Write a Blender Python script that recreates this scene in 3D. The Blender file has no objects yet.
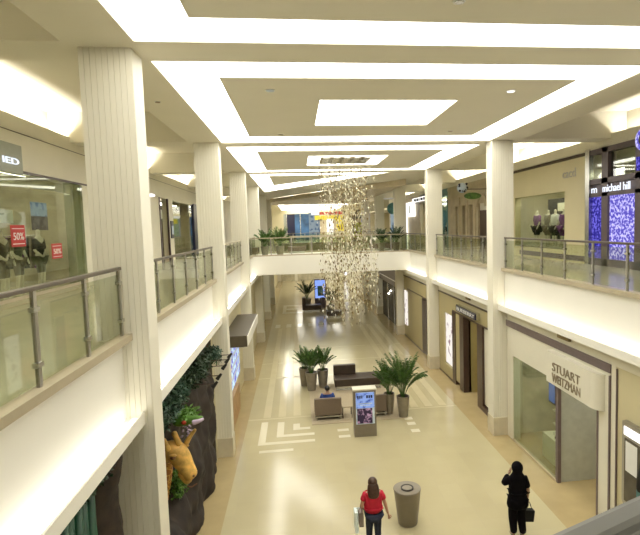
import bpy, bmesh, math, random
from mathutils import Vector, Matrix
random.seed(7)
S = bpy.context.scene
COL = S.collection
# ------------------------------------------------------------------ materials
MATS = {}
def new_mat(name):
    m = bpy.data.materials.new(name); m.use_nodes = True
    n = m.node_tree.nodes; l = m.node_tree.links
    n.clear(); o = n.new('ShaderNodeOutputMaterial')
    MATS[name] = m
    return m, n, l, o
def pmat(name, col, rough=.6, metal=0, var=.06, scale=6., bump=0., spec=.5, emit=None, es=0.):
    m, n, l, o = new_mat(name)
    b = n.new('ShaderNodeBsdfPrincipled')
    b.inputs['Roughness'].default_value = rough
    b.inputs['Metallic'].default_value = metal
    b.inputs['Specular IOR Level'].default_value = spec
    tc = n.new('ShaderNodeTexCoord'); nz = n.new('ShaderNodeTexNoise')
    nz.inputs['Scale'].default_value = scale; nz.inputs['Detail'].default_value = 4
    l.new(tc.outputs['Object'], nz.inputs['Vector'])
    r = n.new('ShaderNodeValToRGB')
    r.color_ramp.elements[0].position = .3; r.color_ramp.elements[1].position = .7
    r.color_ramp.elements[0].color = [c*(1-var) for c in col]+[1]
    r.color_ramp.elements[1].color = [min(1, c*(1+var)) for c in col]+[1]
    l.new(nz.outputs['Fac'], r.inputs['Fac']); l.new(r.outputs['Color'], b.inputs['Base Color'])
    if bump:
        bp = n.new('ShaderNodeBump'); bp.inputs['Strength'].default_value = bump
        l.new(nz.outputs['Fac'], bp.inputs['Height']); l.new(bp.outputs['Normal'], b.inputs['Normal'])
    if emit:
        b.inputs['Emission Color'].default_value = (*emit, 1); b.inputs['Emission Strength'].default_value = es
    l.new(b.outputs['BSDF'], o.inputs['Surface'])
    return m
def emat(name, col, st):
    m, n, l, o = new_mat(name)
    e = n.new('ShaderNodeEmission'); e.inputs['Color'].default_value = (*col, 1); e.inputs['Strength'].default_value = st
    l.new(e.outputs['Emission'], o.inputs['Surface']); return m
def gmat(name, tint, refl=.12):
    m, n, l, o = new_mat(name)
    t = n.new('ShaderNodeBsdfTransparent'); t.inputs['Color'].default_value = (*tint, 1)
    g = n.new('ShaderNodeBsdfGlossy'); g.inputs['Roughness'].default_value = .02
    lw = n.new('ShaderNodeLayerWeight'); lw.inputs['Blend'].default_value = .5
    pw = n.new('ShaderNodeMath'); pw.operation = 'POWER'; pw.inputs[1].default_value = 4; l.new(lw.outputs['Facing'], pw.inputs[0])
    f = n.new('ShaderNodeMath'); f.operation = 'MULTIPLY_ADD'; f.inputs[1].default_value = .55; f.inputs[2].default_value = refl*.3; l.new(pw.outputs[0], f.inputs[0])
    mx = n.new('ShaderNodeMixShader')
    l.new(f.outputs[0], mx.inputs['Fac']); l.new(t.outputs[0], mx.inputs[1]); l.new(g.outputs[0], mx.inputs[2])
    l.new(mx.outputs[0], o.inputs['Surface']); return m
pmat('cream', (.76, .725, .60), .55, var=.02, scale=1.5)
pmat('cream_ceiling', (.76, .725, .61), .7, var=.015, scale=1.)
pmat('fascia_white', (.83, .81, .74), .5, var=.015, scale=1.)
pmat('wall_cream', (.60, .54, .34), .5, var=.03, scale=1.)
pmat('stone_tan', (.52, .44, .29), .5, var=.12, scale=2.)
pmat('plinth_stone', (.60, .54, .40), .45, var=.08, scale=3)
pmat('kerb', (.42, .36, .25), .4, var=.05)
pmat('rail_dark', (.11, .09, .07), .3, .4, var=.1)
pmat('post_metal', (.42, .40, .36), .3, .8, var=.05)
pmat('steel', (.6, .6, .58), .25, 1., var=.05)
pmat('dark_frame', (.10, .075, .085), .35, .1, var=.1)
pmat('brown_frame', (.06, .035, .025), .3, .1, var=.1)
pmat('purple_frame', (.17, .13, .13), .4, .1)
pmat('panel_white', (.74, .71, .60), .35, var=.01)
pmat('bronze_letter', (.34, .28, .20), .4, .5)
pmat('near_rail', (.13, .13, .12), .35, .5)
pmat('olive_wall', (.30, .24, .09), .5)
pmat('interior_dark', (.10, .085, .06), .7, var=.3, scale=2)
pmat('interior_mid', (.50, .46, .33), .7, var=.2, scale=2)
pmat('navy', (.012, .014, .05), .3)
pmat('leather', (.045, .03, .02), .45, var=.15, scale=5, bump=.05)
pmat('taupe_back', (.17, .125, .09), .5, var=.06, scale=30)
pmat('rug', (.40, .33, .22), .8, var=.08, scale=20)
pmat('pot_metal', (.27, .24, .19), .35, .5, var=.1)
pmat('soil', (.03, .02, .012), .9, var=.3)
pmat('bin_metal', (.23, .20, .155), .4, .25, var=.04)
pmat('bin_inner', (.04, .035, .03), .6)
pmat('leaf', (.06, .13, .025), .45, var=.5, scale=9)
pmat('leaf_dark', (.018, .045, .018), .5, var=.6, scale=5)
pmat('leaf_bright', (.10, .23, .03), .45, var=.4, scale=7)
pmat('leaf_teal', (.035, .085, .05), .5, var=.5, scale=5)
pmat('rock', (.024, .016, .012), .8, var=.5, scale=3.5, bump=1.)
pmat('bark', (.03, .019, .013), .85, var=.4, scale=8, bump=.6)
pmat('bamboo', (.008, .07, .035), .4, var=.3, scale=4)
pmat('red_cloth', (.52, .012, .04), .75, var=.08, scale=14, bump=.1)
pmat('jeans', (.018, .024, .05), .8, var=.15, scale=20)
pmat('black_cloth', (.003, .0025, .004), .9, var=.3, scale=12, spec=.1)
pmat('blue_cloth', (.03, .07, .30), .8, var=.1, scale=12)
pmat('skin', (.48, .27, .18), .5, var=.04)
pmat('skin_tan', (.33, .19, .11), .5, var=.04)
pmat('hair_brown', (.055, .025, .014), .45, var=.3, scale=25)
pmat('hair_black', (.010, .008, .008), .4, var=.3, scale=25)
pmat('bag_grey', (.26, .21, .18), .5)
pmat('bag_white', (.68, .78, .78), .4)
pmat('bag_black', (.004, .004, .006), .5, spec=.2)
pmat('shoe', (.02, .015, .012), .5)
pmat('white', (.8, .8, .78), .5, var=.02)
pmat('pale_grey_panel', (.50, .52, .46), .4)
pmat('grey_sign', (.36, .38, .32), .4)
pmat('red_sign', (.42, .02, .02), .5)
pmat('garment_black', (.018, .016, .016), .8)
pmat('garment_grey', (.20, .17, .13), .8, var=.3)
pmat('garment_purple', (.14, .02, .20), .8, var=.2)
pmat('garment_green', (.10, .10, .06), .8, var=.3)
pmat('garment_red', (.55, .06, .03), .8)
pmat('garment_yellow', (.65, .75, .10), .8)
pmat('mannequin', (.75, .70, .58), .35)
pmat('blue_shop', (.05, .14, .30), .4, var=.5, scale=.8)
pmat('yellow_shop', (.75, .62, .04), .5)
pmat('red_shop', (.55, .05, .03), .5)
pmat('lime', (.45, .52, .06), .5)
pmat('teal', (.06, .18, .18), .5, var=.3)
pmat('olive_cladding', (.42, .36, .19), .45, var=.04, scale=1)
pmat('wood', (.42, .25, .10), .5, var=.2, scale=5)
pmat('awning', (.075, .06, .04), .45, var=.1)
pmat('grille', (.26, .20, .13), .5)
pmat('gold_dark', (.35, .25, .08), .4)
pmat('lens', (.62, .74, .9), .2)
pmat('crystal', (.85, .76, .55), .15, .3, var=.3, scale=3)
pmat('crystal_dark', (.20, .14, .06), .2, .3, var=.4, scale=3)
pmat('crystal_clear', (.9, .86, .74), .1, .0, var=.1, scale=3, spec=1.)
pmat('upper_floor', (.62, .57, .45), .12, var=.06, scale=2)
pmat('orchid', (.62, .5, .68), .5, var=.2)
emat('panel_light', (1., .965, .86), 6.5)
emat('cove_light', (1., .955, .86), 9.0)
emat('gallery_cove_light', (1., .94, .80), 60.0)
emat('far_light', (1., .95, .82), 3.)
emat('letter_light', (.85, .9, 1.), 1.25)
emat('shop_light', (1., .95, .82), 12.)
emat('white_lit', (1., .98, .95), 1.6)
emat('sign_white_lit', (.85, .9, 1.), 2.2)
gmat('glass', (.86, .89, .80))
gmat('shop_glass', (.84, .87, .79), .08)
gmat('green_glass', (.80, .85, .76), .35)
# fluted plaster
def flute():
    m, n, l, o = new_mat('fluted')
    b = n.new('ShaderNodeBsdfPrincipled'); b.inputs['Roughness'].default_value = .55
    b.inputs['Base Color'].default_value = (.76, .73, .62, 1)
    tc = n.new('ShaderNodeTexCoord'); nz = n.new('ShaderNodeTexNoise'); nz.inputs['Scale'].default_value = 2
    l.new(tc.outputs['Object'], nz.inputs['Vector'])
    bp = n.new('ShaderNodeBump'); bp.inputs['Strength'].default_value = .03
    l.new(nz.outputs['Fac'], bp.inputs['Height']); l.new(bp.outputs['Normal'], b.inputs['Normal'])
    l.new(b.outputs[0], o.inputs[0])
flute()
# polished tiled floor
def floor_mat():
    m, n, l, o = new_mat('floor_tile')
    b = n.new('ShaderNodeBsdfPrincipled')
    tc = n.new('ShaderNodeTexCoord')
    br = n.new('ShaderNodeTexBrick'); br.offset = 0; br.inputs['Scale'].default_value = 1
    br.inputs['Brick Width'].default_value = .6; br.inputs['Row Height'].default_value = .6
    br.inputs['Mortar Size'].default_value = .0035; br.inputs['Bias'].default_value = 0
    br.inputs['Color1'].default_value = (.50, .44, .27, 1); br.inputs['Color2'].default_value = (.515, .455, .28, 1)
    br.inputs['Mortar'].default_value = (.48, .425, .28, 1)
    l.new(tc.outputs['Object'], br.inputs['Vector'])
    nz = n.new('ShaderNodeTexNoise'); nz.inputs['Scale'].default_value = 1.1; nz.inputs['Detail'].default_value = 5
    l.new(tc.outputs['Object'], nz.inputs['Vector'])
    mx = n.new('ShaderNodeMixRGB'); mx.blend_type = 'MULTIPLY'; mx.inputs['Fac'].default_value = .1
    l.new(br.outputs['Color'], mx.inputs[1]); l.new(nz.outputs['Fac'], mx.inputs[2])
    l.new(mx.outputs[0], b.inputs['Base Color'])
    b.inputs['Roughness'].default_value = .15
    b.inputs['Specular IOR Level'].default_value = .42
    l.new(b.outputs[0], o.inputs[0])
floor_mat()
pmat('floor_border', (.42, .33, .17), .16, var=.06, scale=2)
pmat('floor_highlight', (.72, .67, .50), .07, var=.02, scale=2, spec=.7)  # pale tone stands in for bright reflections on the tiles
pmat('floor_band', (.59, .52, .33), .11, var=.03, scale=2)
# sparkling purple-blue jewellery display
def sparkle(name, dark, bright, scale, st, thr=.47):
    m, n, l, o = new_mat(name)
    tc = n.new('ShaderNodeTexCoord'); v = n.new('ShaderNodeTexNoise'); v.inputs['Scale'].default_value = scale
    v.inputs['Detail'].default_value = 3
    l.new(tc.outputs['Object'], v.inputs['Vector'])
    r = n.new('ShaderNodeValToRGB'); r.color_ramp.elements[0].position = thr; r.color_ramp.elements[1].position = thr+.12
    r.color_ramp.elements[0].color = (*dark, 1); r.color_ramp.elements[1].color = (*bright, 1)
    l.new(v.outputs['Fac'], r.inputs['Fac'])
    e = n.new('ShaderNodeEmission'); e.inputs['Strength'].default_value = st
    l.new(r.outputs[0], e.inputs['Color']); l.new(e.outputs[0], o.inputs[0])
sparkle('purple_sparkle', (.10, .08, .50), (.62, .58, 1.), 11, 1.15)
sparkle('blue_sparkle', (.03, .025, .28), (.20, .17, .85), 11, .9)
sparkle('poster_blue', (.08, .14, .50), (.35, .50, .95), 5, .75, .4)
sparkle('poster_photo', (.06, .04, .06), (.60, .36, .46), 7, .7, .50)
sparkle('poster_multi', (.16, .12, .60), (.70, .90, 1.), 4, 1.0, .42)
sparkle('poster_figure', (.95, .88, .80), (.32, .2, .22), 2.6, 1.0, .58)
sparkle('poster_sky', (.20, .3, .45), (.55, .66, .7), 3, .5, .4)
sparkle('poster_beach', (.35, .30, .24), (.18, .15, .12), 3, .5, .4)
emat('lcd_blue', (.25, .38, .95), 1.1)
emat('tv_blue', (.10, .2, .6), .8)
def giraffe_mat():
    m, n, l, o = new_mat('giraffe_hide')
    b = n.new('ShaderNodeBsdfPrincipled'); b.inputs['Roughness'].default_value = .55
    tc = n.new('ShaderNodeTexCoord'); v = n.new('ShaderNodeTexVoronoi'); v.feature = 'DISTANCE_TO_EDGE'; v.inputs['Scale'].default_value = 8
    l.new(tc.outputs['Object'], v.inputs['Vector'])
    r = n.new('ShaderNodeValToRGB'); r.color_ramp.elements[0].position = .07; r.color_ramp.elements[1].position = .12
    r.color_ramp.elements[0].color = (.72, .42, .08, 1); r.color_ramp.elements[1].color = (.40, .15, .025, 1)
    l.new(v.outputs['Distance'], r.inputs['Fac']); l.new(r.outputs[0], b.inputs['Base Color']); l.new(b.outputs[0], o.inputs[0])
giraffe_mat()
pmat('giraffe_face', (.66, .40, .10), .5, var=.42, scale=7)
pmat('giraffe_dark', (.12, .05, .02), .5)
# ------------------------------------------------------------------ mesh helpers
class MB:
    def __init__(s): s.bm = bmesh.new()
    def box(s, x0, x1, y0, y1, z0, z1, rot=None, at=None):
        c = Vector(((x0+x1)/2, (y0+y1)/2, (z0+z1)/2))
        M = Matrix.Translation(c) @ Matrix.Diagonal((abs(x1-x0), abs(y1-y0), abs(z1-z0), 1))
        if rot is not None:
            p = Vector(at) if at is not None else c
            M = Matrix.Translation(p) @ rot.to_4x4() @ Matrix.Translation(-p) @ M
        bmesh.ops.create_cube(s.bm, size=1, matrix=M); return s
    def cyl(s, p0, p1, r0, r1=None, n=12):
        p0, p1 = Vector(p0), Vector(p1); r1 = r0 if r1 is None else r1; d = p1-p0
        M = Matrix.Translation((p0+p1)/2) @ d.to_track_quat('Z', 'Y').to_matrix().to_4x4()
        bmesh.ops.create_cone(s.bm, cap_ends=True, segments=n, radius1=r0, radius2=r1, depth=d.length, matrix=M); return s
    def sph(s, c, r, sc=(1, 1, 1), u=12, v=8, rot=None):
        M = Matrix.Translation(c)
        if rot is not None: M = M @ rot.to_4x4()
        M = M @ Matrix.Diagonal((sc[0], sc[1], sc[2], 1))
        bmesh.ops.create_uvsphere(s.bm, u_segments=u, v_segments=v, radius=r, matrix=M); return s
    def prism(s, poly, z0, z1):
        a = [s.bm.verts.new((x, y, z0)) for x, y in poly]; b = [s.bm.verts.new((x, y, z1)) for x, y in poly]
        s.bm.faces.new(a[::-1]); s.bm.faces.new(b); k = len(poly)
        for i in range(k): s.bm.faces.new((a[i], a[(i+1) % k], b[(i+1) % k], b[i]))
        return s
    def prism_x(s, poly, x0, x1):       # poly in (y,z)
        a = [s.bm.verts.new((x0, y, z)) for y, z in poly]; b = [s.bm.verts.new((x1, y, z)) for y, z in poly]
        s.bm.faces.new(a[::-1]); s.bm.faces.new(b); k = len(poly)
        for i in range(k): s.bm.faces.new((a[i], a[(i+1) % k], b[(i+1) % k], b[i]))
        return s
    def ring(s, o, i, z0, z1):          # rectangular frame o=(x0,x1,y0,y1)
        s.box(o[0], o[1], o[2], i[2], z0, z1); s.box(o[0], o[1], i[3], o[3], z0, z1)
        s.box(o[0], i[0], i[2], i[3], z0, z1); s.box(i[1], o[1], i[2], i[3], z0, z1); return s
    def quad(s, *p): s.bm.faces.new([s.bm.verts.new(q) for q in p]); return s
    def lathe(s, prof, c, n=24):
        rings = []
        for r, z in prof: rings.append([s.bm.verts.new((c[0]+r*math.cos(2*math.pi*k/n), c[1]+r*math.sin(2*math.pi*k/n), c[2]+z)) for k in range(n)])
        for a, b in zip(rings, rings[1:]):
            for k in range(n): s.bm.faces.new((a[k], a[(k+1) % n], b[(k+1) % n], b[k]))
        s.bm.faces.new(rings[0][::-1]); s.bm.faces.new(rings[-1]); return s
    def text(s, body, size, origin, xa, ya, depth=.02, width=None, bold=0.):
        cu = bpy.data.curves.new('tmp', 'FONT'); cu.body = body; cu.size = size; cu.extrude = depth/2; cu.offset = bold
        ob = bpy.data.objects.new('tmp', cu); COL.objects.link(ob)
        dg = bpy.context.evaluated_depsgraph_get(); me = bpy.data.meshes.new_from_object(ob.evaluated_get(dg))
        COL.objects.unlink(ob); bpy.data.objects.remove(ob); bpy.data.curves.remove(cu)
        if len(me.vertices) and width:
            w = max(v.co.x for v in me.vertices); k = width/w
            for v in me.vertices: v.co.x *= k
        xa, ya = Vector(xa).normalized(), Vector(ya).normalized(); za = xa.cross(ya)
        M = Matrix((xa, ya, za)).transposed().to_4x4(); M.translation = Vector(origin)
        me.transform(M); s.bm.from_mesh(me); bpy.data.meshes.remove(me); return s
    def mesh(s, me): s.bm.from_mesh(me); return s
ORG = {}
def tag(o, label=None, cat=None, group=None, kind=None):
    if label: o['label'] = label
    if cat: o['category'] = cat
    if group: o['group'] = group
    if kind: o['kind'] = kind
    return o
def thing(name, label, cat, loc, group=None):
    o = bpy.data.objects.new(name, None); COL.objects.link(o); o.location = loc; o.empty_display_size = .2
    ORG[o.name] = Vector(loc); return tag(o, label, cat, group)
def link(name, mb, mat, org, smooth=False, bevel=0.):
    me = bpy.data.meshes.new(name)
    if bevel:
        bmesh.ops.bevel(mb.bm, geom=[e for e in mb.bm.edges], offset=bevel, segments=2, affect='EDGES', profile=.6)
    bmesh.ops.recalc_face_normals(mb.bm, faces=mb.bm.faces)
    bmesh.ops.translate(mb.bm, verts=mb.bm.verts, vec=-Vector(org))
    mb.bm.to_mesh(me); mb.bm.free()
    me.materials.append(MATS[mat])
    if smooth:
        for p in me.polygons: p.use_smooth = True
    o = bpy.data.objects.new(name, me); COL.objects.link(o); return o
def part(name, mb, mat, parent, label=None, smooth=False, bevel=0., kind=None):
    org = ORG[parent.name]; o = link(name, mb, mat, org, smooth, bevel); o.parent = parent; ORG[o.name] = org
    return tag(o, label, kind=kind)
def solo(name, mb, mat, label, cat, group=None, smooth=False, bevel=0., kind=None):
    xs = [v.co for v in mb.bm.verts]
    org = Vector(((min(v.x for v in xs)+max(v.x for v in xs))/2, (min(v.y for v in xs)+max(v.y for v in xs))/2, min(v.z for v in xs)))
    o = link(name, mb, mat, org, smooth, bevel); o.location = org; ORG[o.name] = org
    return tag(o, label, cat, group, kind)
def struct(name, mb, mat, bevel=0.):
    o = link(name, mb, mat, (0, 0, 0), False, bevel); o['kind'] = 'structure'; return o
def copy_tree(o, parent=None):
    c = o.copy(); COL.objects.link(c)
    if parent is not None: c.parent = parent
    for ch in list(o.children): copy_tree(ch, c)
    return c
def dup(root, loc, rz, label, group=None):
    r = copy_tree(root); r.location = loc; r.rotation_euler = (0, 0, rz); r['label'] = label
    if group: r['group'] = group
    return r
def skin(verts, edges, radii, sub=2):
    me = bpy.data.meshes.new('sk'); me.from_pydata([Vector(v) for v in verts], edges, [])
    ob = bpy.data.objects.new('sk', me); COL.objects.link(ob)
    ob.modifiers.new('s', 'SKIN'); 
    if not me.skin_vertices: pass
    for i, r in enumerate(radii):
        r = r if isinstance(r, tuple) else (r, r)
        me.skin_vertices[0].data[i].radius = r
    me.skin_vertices[0].data[0].use_root = True
    ob.modifiers.new('u', 'SUBSURF').levels = sub
    dg = bpy.context.evaluated_depsgraph_get(); out = bpy.data.meshes.new_from_object(ob.evaluated_get(dg))
    COL.objects.unlink(ob); bpy.data.objects.remove(ob); return out
def chain(verts_r, sub=2):
    v = [a[0] for a in verts_r]; r = [a[1] for a in verts_r]
    return skin(v, [(i, i+1) for i in range(len(v)-1)], r, sub)
# ------------------------------------------------------------------ camera (read from the photo's vanishing lines)
M0 = ((.99221809, .02845127, -.12121791), (-.03762055, .99654552, -.07403864), (.11869267, .07802277, .98986085))
rt = Vector((M0[0][0], M0[0][2], -M0[0][1])); up = -Vector((M0[1][0], M0[1][2], -M0[1][1])); fw = Vector((M0[2][0], M0[2][2], -M0[2][1]))
cam = bpy.data.cameras.new('camera'); co = bpy.data.objects.new('camera', cam); COL.objects.link(co)
MM = Matrix((rt, up, -fw)).transposed().to_4x4(); MM.translation = (0, 0, 7.2); co.matrix_world = MM
cam.sensor_fit = 'HORIZONTAL'; cam.sensor_width = 36; cam.lens = 508/640*36
cam.shift_x = -38/640; cam.shift_y = -1.5/640; cam.clip_start = .05; cam.clip_end = 300
S.camera = co
# ------------------------------------------------------------------ levels
ZF, ZC = 5.6, 9.85
XL, XR = -2.72, 6.88            # lower shopfronts / gallery faces
UL, UR = -6.4, 10.4             # upper shopfronts
CY = [7.85+8.2*k for k in range(6)]
ORD = ['nearest', 'second', 'third', 'fourth', 'fifth', 'sixth']
# ---- ground floor
m = MB().box(-2.05, 6.05, -8, 78, -.2, 0); struct('floor', m, 'floor_tile')
m = MB().box(-14, -2.05, -8, 78, -.2, 0).box(6.05, 18, -8, 78, -.2, 0); struct('floor', m, 'floor_border')
# pale pieces painting floor reflections by the seating and down the aisle, then bands
def floor_frame(cx, cy, hw, hh, w, mat, z=.004):
    m = MB().ring((cx-hw, cx+hw, cy-hh, cy+hh), (cx-hw+w, cx+hw-w, cy-hh+w, cy+hh-w), 0, z); return m
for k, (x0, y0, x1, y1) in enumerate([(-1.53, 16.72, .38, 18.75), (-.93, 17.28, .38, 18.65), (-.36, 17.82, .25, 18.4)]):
    m = MB().box(x0, x0+.24, y0, y1, 0, .004).box(x0+.24, x1, y0, y0+.2, 0, .004); struct('floor', m, 'floor_highlight')
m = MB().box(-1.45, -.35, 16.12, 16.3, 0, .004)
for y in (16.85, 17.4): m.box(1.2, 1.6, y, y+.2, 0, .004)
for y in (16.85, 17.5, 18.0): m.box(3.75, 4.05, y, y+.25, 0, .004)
struct('floor', m, 'floor_highlight')
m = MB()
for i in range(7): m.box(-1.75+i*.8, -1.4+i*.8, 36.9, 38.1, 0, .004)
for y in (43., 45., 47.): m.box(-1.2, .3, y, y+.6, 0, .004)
m.box(-1.4, -1.1, 43., 47.6, 0, .004); struct('floor', m, 'floor_highlight')
m = MB()
for x in (-1.5, -.93, -.36): m.box(x, x+.28, 19.2, 36.6, 0, .003); m.box(4.2-x-.3, 4.2-x, 19.2, 36.6, 0, .003)
for y in (19.0, 24.3, 27., 30.): m.box(-2.05, 6.05, y, y+.12, 0, .003)
struct('floor', m, 'floor_band')
# ---- upper gallery floors, bridges
def slab(x0, x1, y0, y1): struct('floor', MB().box(x0, x1, y0, y1, 4.32, ZF), 'upper_floor')
slab(-14, XL+.02, -8, 78); slab(XR-.02, 18, -8, 78)
BY0, BY1 = 30.0, 33.6
m = MB().box(XL, XR, BY0, BY1, 4.5, ZF); struct('floor', m, 'fascia_white')
m = MB().box(XL, XR, -8, -.2, 4.5, ZF); struct('floor', m, 'fascia_white')
m = MB().prism([(XL, -.2), (XR, -.2), (XR, 2.0), (4.2, 2.0)], 4.9, ZF); struct('floor', m, 'fascia_white')
m = MB().box(XL, XR, 52, 78, 4.32, ZF); struct('floor', m, 'upper_floor')
# ---- end walls and outer walls
struct('wall_far', MB().box(-14, 18, 78, 78.3, 0, 11.2), 'wall_cream')
struct('wall_near', MB().box(-14, 18, -8.3, -8, 0, 11.2), 'wall_cream')
struct('wall_left', MB().box(-14.3, -14, -8, 78, 0, 11.2), 'wall_cream')
struct('wall_right', MB().box(18, 18.3, -8, 78, 0, 11.2), 'wall_cream')
# ---- ceiling
m = MB(); T = ZC+.3
def ceil_ring(m, outer, inner):   # outer opening, inner island
    m.box(inner[0], inner[1], inner[2], inner[3], ZC, T)
LX0, LX1, LX2, LX3 = -2.14, -1.23, 5.42, 6.35
bays = [(-1.1, 7.6, -.2, 6.75), (8.45, 16.15, 9.3, 15.12), (16.95, 24.45, 17.95, 23.7)]
cent = [None, (.6, 3.58, 10.87, 13.55), (.57, 3.6, 19.25, 22.2)]
prev = -8
for (y0, y1, i0, i1), c in zip(bays, cent):
    m.box(LX0, LX3, prev, y0, ZC, T); prev = y1
    if c:
        m.ring((LX1, LX2, i0, i1), c, ZC, T)
    else: m.box(LX1, LX2, i0, i1, ZC, T)
m.box(LX0, LX3, prev, 25.35, ZC, T)
m.prism([(4.8, 25.35), (6.35, 25.35), (6.35, 28.8), (-2.14, 45.7), (-2.14, 37.6)], ZC, T)
m.prism([(-1.25, 26.25), (3.0, 26.25), (-1.25, 32.1)], ZC, T)
struct('ceiling', m, 'cream_ceiling')
# beams on the column lines and cross beams over the galleries
m = MB()
m.box(-3.12, LX0, -8, 56, ZC, 10.75); m.box(LX3, 7.36, -8, 56, ZC, 10.75)
for y in [CY[0]-8.2]+CY:
    m.box(-6.95, -3.12, y-.22, y+.62, ZC, 10.75); m.box(7.36, 10.95, y-.22, y+.62, ZC, 10.75)
struct('ceiling', m, 'cream_ceiling')
m = MB().box(-7.1, -3.0, -8, 78, 10.72, 10.9); m.box(7.2, 11.1, -8, 78, 10.72, 10.9); m.box(-3.1, 7.3, -8, 78, 11.0, 11.2)
m.box(-14, -7.0, -8, 78, 9.1, 9.3); m.box(11.0, 18, -8, 78, 9.1, 9.3)
struct('ceiling', m, 'cream_ceiling')
# lower soffit past the diagonal bulkhead, and the lit ceiling beyond it
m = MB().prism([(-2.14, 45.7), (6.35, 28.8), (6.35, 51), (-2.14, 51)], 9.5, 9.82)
struct('ceiling', m, 'stone_tan')  # tan colour imitates shade; the soffit itself is cream like the ceiling
m = MB()
for k in range(5): m.box(-1.2, 6.35, 51+k*5.4, 54.0+k*5.4, ZC, T)
m.box(LX0, LX0+.2, 51, 78, ZC, T)
struct('ceiling', m, 'cream_ceiling')
# recessed luminous panels
def light(name, m, mat, label, group=None): return solo(name, m, mat, label, 'ceiling light', group)
labs = ['broad luminous ceiling frame overhead, nearest the camera', 'large luminous ceiling frame of the second bay around a glowing central square',
        'luminous ceiling frame of the third bay, around the chandelier opening']
for (y0, y1, i0, i1), c, lb in zip(bays, cent, labs):
    mm = MB().ring((LX0, LX3, y0, y1), (LX1, LX2, i0, i1), ZC+.03, ZC+.08); light('ceiling_light', mm, 'panel_light', lb)
light('ceiling_light', MB().box(*cent[1], ZC+.03, ZC+.08), 'panel_light', 'solid rectangular luminous panel in the middle of the second ceiling bay')
c = cent[2]
light('ceiling_light', MB().ring(c, (1.05, 3.05, 19.7, 21.75), ZC+.03, ZC+.08), 'panel_light', 'small square luminous frame just around the hanging crystal chandelier')
mm = MB().prism([(-2.14, 25.35), (4.8, 25.35), (2.95, 26.25), (-1.25, 26.25)], ZC+.03, ZC+.08)
mm.prism([(-2.14, 25.35), (-1.25, 26.25), (-1.25, 32.1), (-2.14, 37.6)], ZC+.03, ZC+.08)
mm.prism([(-2.14, 37.6), (-1.25, 32.1), (3.0, 26.25), (4.8, 25.35)], ZC+.03, ZC+.08)
light('ceiling_light', mm, 'panel_light', 'triangular luminous ceiling frame with slanted far side, beyond the chandelier')
mm = MB().box(LX0+.2, -1.2, 51, 76, ZC+.03, ZC+.08)
for k in range(5): mm.box(-1.2, 6.3, 54.+k*5.4, 56.4+k*5.4, ZC+.03, ZC+.08)
light('ceiling_light', mm, 'panel_light', 'comb of light strips in the far ceiling above the distant shops')
# downlights, detectors
for (x, y, r, mt, lb, nm) in [(-.39, 10.1, .075, 'lens', 'small round bluish downlight left of the glowing ceiling square', 'downlight'),
                          (4.44, 10.1, .075, 'white_lit', 'small bright round downlight right of the glowing ceiling square', 'downlight'),
                          (4.5, 14.4, .07, 'grille', 'flat grey ceiling speaker behind the bright downlight, right side', 'ceiling_speaker'),
                          (-.32, 14.75, .07, 'grille', 'flat grey ceiling speaker near the rear left corner of the second bay', 'ceiling_speaker'),
                          (2.04, 6.1, .06, 'steel', 'round smoke detector at the very top of the view', 'smoke_detector'),
                          (-2.7, 11., .05, 'grille', 'tiny grey sprinkler on the left ceiling beam', 'sprinkler')]:
    t = thing(nm, lb, nm.replace('_', ' '), (x, y, ZC))
    part('rim', MB().cyl((x, y, ZC), (x, y, ZC-.012), r*1.3, n=20), 'white', t)
    part('lens', MB().cyl((x, y, ZC-.012), (x, y, ZC-.02), r, n=20), mt, t)
# gallery cove: lit trough over each shopfront
for sx, x0, nm in ((-1, UL, 'left'), (1, UR, 'right')):
    a = x0; b = x0+sx*.56
    struct('trim_upper_'+nm, MB().box(min(a, a+sx*.08), max(a, a+sx*.08), -8, 56, 9.62, 10.0).box(min(a, b), max(a, b), -8, 56, 9.62, 9.68), 'cream')
    struct('wall_upper_'+nm, MB().box(min(b, b+sx*.1), max(b, b+sx*.1), -8, 56, 9.0, 10.75), 'cream')
    for k in range(6):
        y0 = (CY[k-1]+.7) if k else 0.4; y1 = CY[k]-.3
        light('cove_light', MB().box(min(a+sx*.22, a+sx*.42), max(a+sx*.22, a+sx*.42), y0, y1, 9.72, 9.76), 'gallery_cove_light',
              f'{ORD[k]} hidden strip light washing the {nm} gallery ceiling', None)
# ------------------------------------------------------------------ columns
def column(sx, k):
    y = CY[k]; y1 = y+.5
    x0, x1 = (-2.98, -2.25) if sx < 0 else (6.4, 7.13)
    side = 'left' if sx < 0 else 'right'
    t = thing('column', f'cream fluted square column on the {side} of the aisle, {ORD[k]} from the camera', 'column', ((x0+x1)/2, (y+y1)/2, 0), None)
    sh = MB(); n = 9; w = (x1-x0)/n; pts = []
    for i in range(n):
        a = x0+i*w
        pts += [(a, y), (a+w*.82, y), (a+w*.86, y+.011), (a+w*.96, y+.011)]
    pts += [(x1, y), (x1, y1), (x0, y1)]
    sh.prism(pts, .62, ZC); part('shaft', sh, 'fluted', t)
    part('plinth', MB().box(x0-.02, x1+.02, y-.02, y1+.02, 0, .62), 'plinth_stone', t, bevel=.01)
for k in range(6):
    column(-1, k); column(1, k)
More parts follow.
